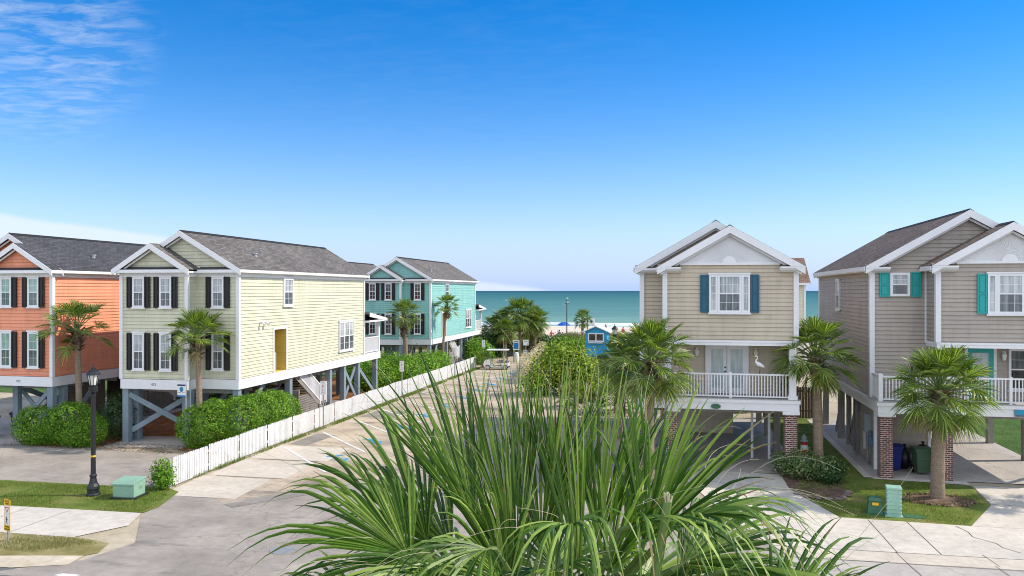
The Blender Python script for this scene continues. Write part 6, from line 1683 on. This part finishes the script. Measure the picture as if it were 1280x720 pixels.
# ------------------------------------------------------------------ light, sky, camera
EL, AZ = R(42), math.atan2(.957, .25)
sd = Vector((math.sin(AZ) * math.cos(EL), math.cos(AZ) * math.cos(EL), math.sin(EL)))
sun = bpy.data.lights.new('sun', 'SUN'); sun.energy = 2.4; sun.angle = R(.53); sun.color = (1, .9, .76)
so = bpy.data.objects.new('sun', sun); COL.objects.link(so); so.rotation_euler = (-sd).to_track_quat('-Z', 'Y').to_euler(); so.location = (30, 10, 40)
W = bpy.data.worlds.new('World'); SC.world = W; W.use_nodes = True
nt = W.node_tree; bg = nt.nodes['Background']; bg.inputs['Strength'].default_value = .15
sk = nt.nodes.new('ShaderNodeTexSky'); sk.sky_type = 'NISHITA'; sk.sun_disc = False
sk.sun_elevation = EL; sk.sun_rotation = AZ; sk.altitude = 0; sk.air_density = 1.; sk.dust_density = .0; sk.ozone_density = 1.6
tc = nt.nodes.new('ShaderNodeTexCoord'); sp = nt.nodes.new('ShaderNodeSeparateXYZ'); L(nt, tc.outputs['Generated'], sp.inputs[0])
def near(px, py, inner, outer):
    """soft patch of sky round a direction given as right / up of straight ahead"""
    d = Vector((CA * px - SA, SA * px + CA, py)).normalized()
    v = nt.nodes.new('ShaderNodeVectorMath'); v.operation = 'DOT_PRODUCT'; L(nt, tc.outputs['Generated'], v.inputs[0]); v.inputs[1].default_value = d
    r = nt.nodes.new('ShaderNodeMapRange'); r.interpolation_type = 'SMOOTHSTEP'
    r.inputs[1].default_value = math.cos(R(outer)); r.inputs[2].default_value = math.cos(R(inner)); L(nt, v.outputs['Value'], r.inputs[0]); return r.outputs[0]
# wisps live on a flat layer high above: project the direction onto it
inv = math_n(nt, 'DIVIDE', 1., math_n(nt, 'MAXIMUM', sp.outputs['Z'], .03))
cb = nt.nodes.new('ShaderNodeCombineXYZ'); L(nt, math_n(nt, 'MULTIPLY', sp.outputs['X'], inv), cb.inputs[0]); L(nt, math_n(nt, 'MULTIPLY', sp.outputs['Y'], inv), cb.inputs[1])
mp = nt.nodes.new('ShaderNodeMapping'); mp.inputs['Rotation'].default_value = (0, 0, R(18)); mp.inputs['Scale'].default_value = (2.2, 3.6, 1); L(nt, cb.outputs[0], mp.inputs[0])
nz = nt.nodes.new('ShaderNodeTexNoise'); nz.inputs['Scale'].default_value = 2.1; nz.inputs['Detail'].default_value = 9; nz.inputs['Roughness'].default_value = .62; nz.inputs['Distortion'].default_value = .5
L(nt, mp.outputs[0], nz.inputs['Vector'])
wisp = ramp(nt, nz.outputs[0], [(.42, 0.), (.84, 1.)])
f1 = math_n(nt, 'MULTIPLY', math_n(nt, 'MULTIPLY', wisp, near(-.60, .33, 0, 8)), .55)
f2 = math_n(nt, 'MULTIPLY', math_n(nt, 'MULTIPLY', wisp, near(-.1, .40, 2, 22)), .035)
# low bank of haze cloud at the left skyline
bank = nt.nodes.new('ShaderNodeMapRange'); bank.interpolation_type = 'SMOOTHSTEP'
nb = nt.nodes.new('ShaderNodeTexNoise'); nb.inputs['Scale'].default_value = 7; nb.inputs['Detail'].default_value = 4; L(nt, tc.outputs['Generated'], nb.inputs['Vector'])
e = math_n(nt, 'ADD', sp.outputs['Z'], math_n(nt, 'MULTIPLY', math_n(nt, 'SUBTRACT', nb.outputs[0], .5), .02))
lx = math_n(nt, 'ADD', math_n(nt, 'MULTIPLY', sp.outputs['X'], CA), math_n(nt, 'MULTIPLY', sp.outputs['Y'], SA))
e = math_n(nt, 'ADD', e, math_n(nt, 'MULTIPLY', math_n(nt, 'ADD', lx, .54), .14))
bank.inputs[1].default_value = .0845; bank.inputs[2].default_value = .0765; L(nt, e, bank.inputs[0])
f3 = math_n(nt, 'MULTIPLY', bank.outputs[0], .62)
fac = math_n(nt, 'MAXIMUM', math_n(nt, 'MAXIMUM', f1, f2), f3, True)
hs = nt.nodes.new('ShaderNodeHueSaturation'); hs.inputs['Saturation'].default_value = 1.55; hs.inputs['Value'].default_value = .54; L(nt, sk.outputs[0], hs.inputs['Color'])
hz = nt.nodes.new('ShaderNodeMapRange'); hz.inputs[1].default_value = .0; hz.inputs[2].default_value = .42; hz.inputs[3].default_value = 1.; hz.inputs[4].default_value = 0.; L(nt, sp.outputs['Z'], hz.inputs[0])
air = mix_c(nt, math_n(nt, 'MULTIPLY', math_n(nt, 'POWER', hz.outputs[0], 4.0), .97), hs.outputs[0], (1.62, 2.32, 3.1))      # sea haze toward the horizon
tint = mix_c(nt, 1., air, (.92, .90, 1.08), 'MULTIPLY')
# unseen broken cloud added behind the balcony, white fill for the shaded fronts
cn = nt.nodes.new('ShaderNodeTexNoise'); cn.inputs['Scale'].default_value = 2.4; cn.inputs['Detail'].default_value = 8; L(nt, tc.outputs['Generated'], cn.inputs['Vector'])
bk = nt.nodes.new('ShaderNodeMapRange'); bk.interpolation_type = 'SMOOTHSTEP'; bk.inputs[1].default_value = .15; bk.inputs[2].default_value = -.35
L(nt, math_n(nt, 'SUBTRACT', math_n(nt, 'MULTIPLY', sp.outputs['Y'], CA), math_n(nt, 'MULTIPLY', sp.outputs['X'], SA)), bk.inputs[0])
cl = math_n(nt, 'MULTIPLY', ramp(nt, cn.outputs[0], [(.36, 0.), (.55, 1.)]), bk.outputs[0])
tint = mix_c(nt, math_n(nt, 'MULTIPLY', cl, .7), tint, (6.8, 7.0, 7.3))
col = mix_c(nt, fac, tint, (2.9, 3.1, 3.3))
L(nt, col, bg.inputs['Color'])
cam_d = bpy.data.cameras.new('camera'); cam_d.lens = 28.125; cam_d.sensor_width = 36; cam_d.shift_y = 3.5 / 1280; cam_d.clip_end = 100000; cam_d.clip_start = .05
co = bpy.data.objects.new('camera', cam_d); COL.objects.link(co); co.location = (0, 0, H); co.rotation_euler = (R(90), 0, YAW)
SC.camera = co
vs = SC.view_settings; vs.view_transform = 'Standard'; vs.look = 'None'; vs.exposure = 1.06; vs.gamma = 1; vs.use_curve_mapping = False
cy = SC.cycles; cy.max_bounces = 6; cy.diffuse_bounces = 3; cy.glossy_bounces = 2; cy.transmission_bounces = 3; cy.transparent_max_bounces = 4; cy.use_denoising = True
cy.caustics_reflective = False; cy.caustics_refractive = False
cy.filter_width = 1.0
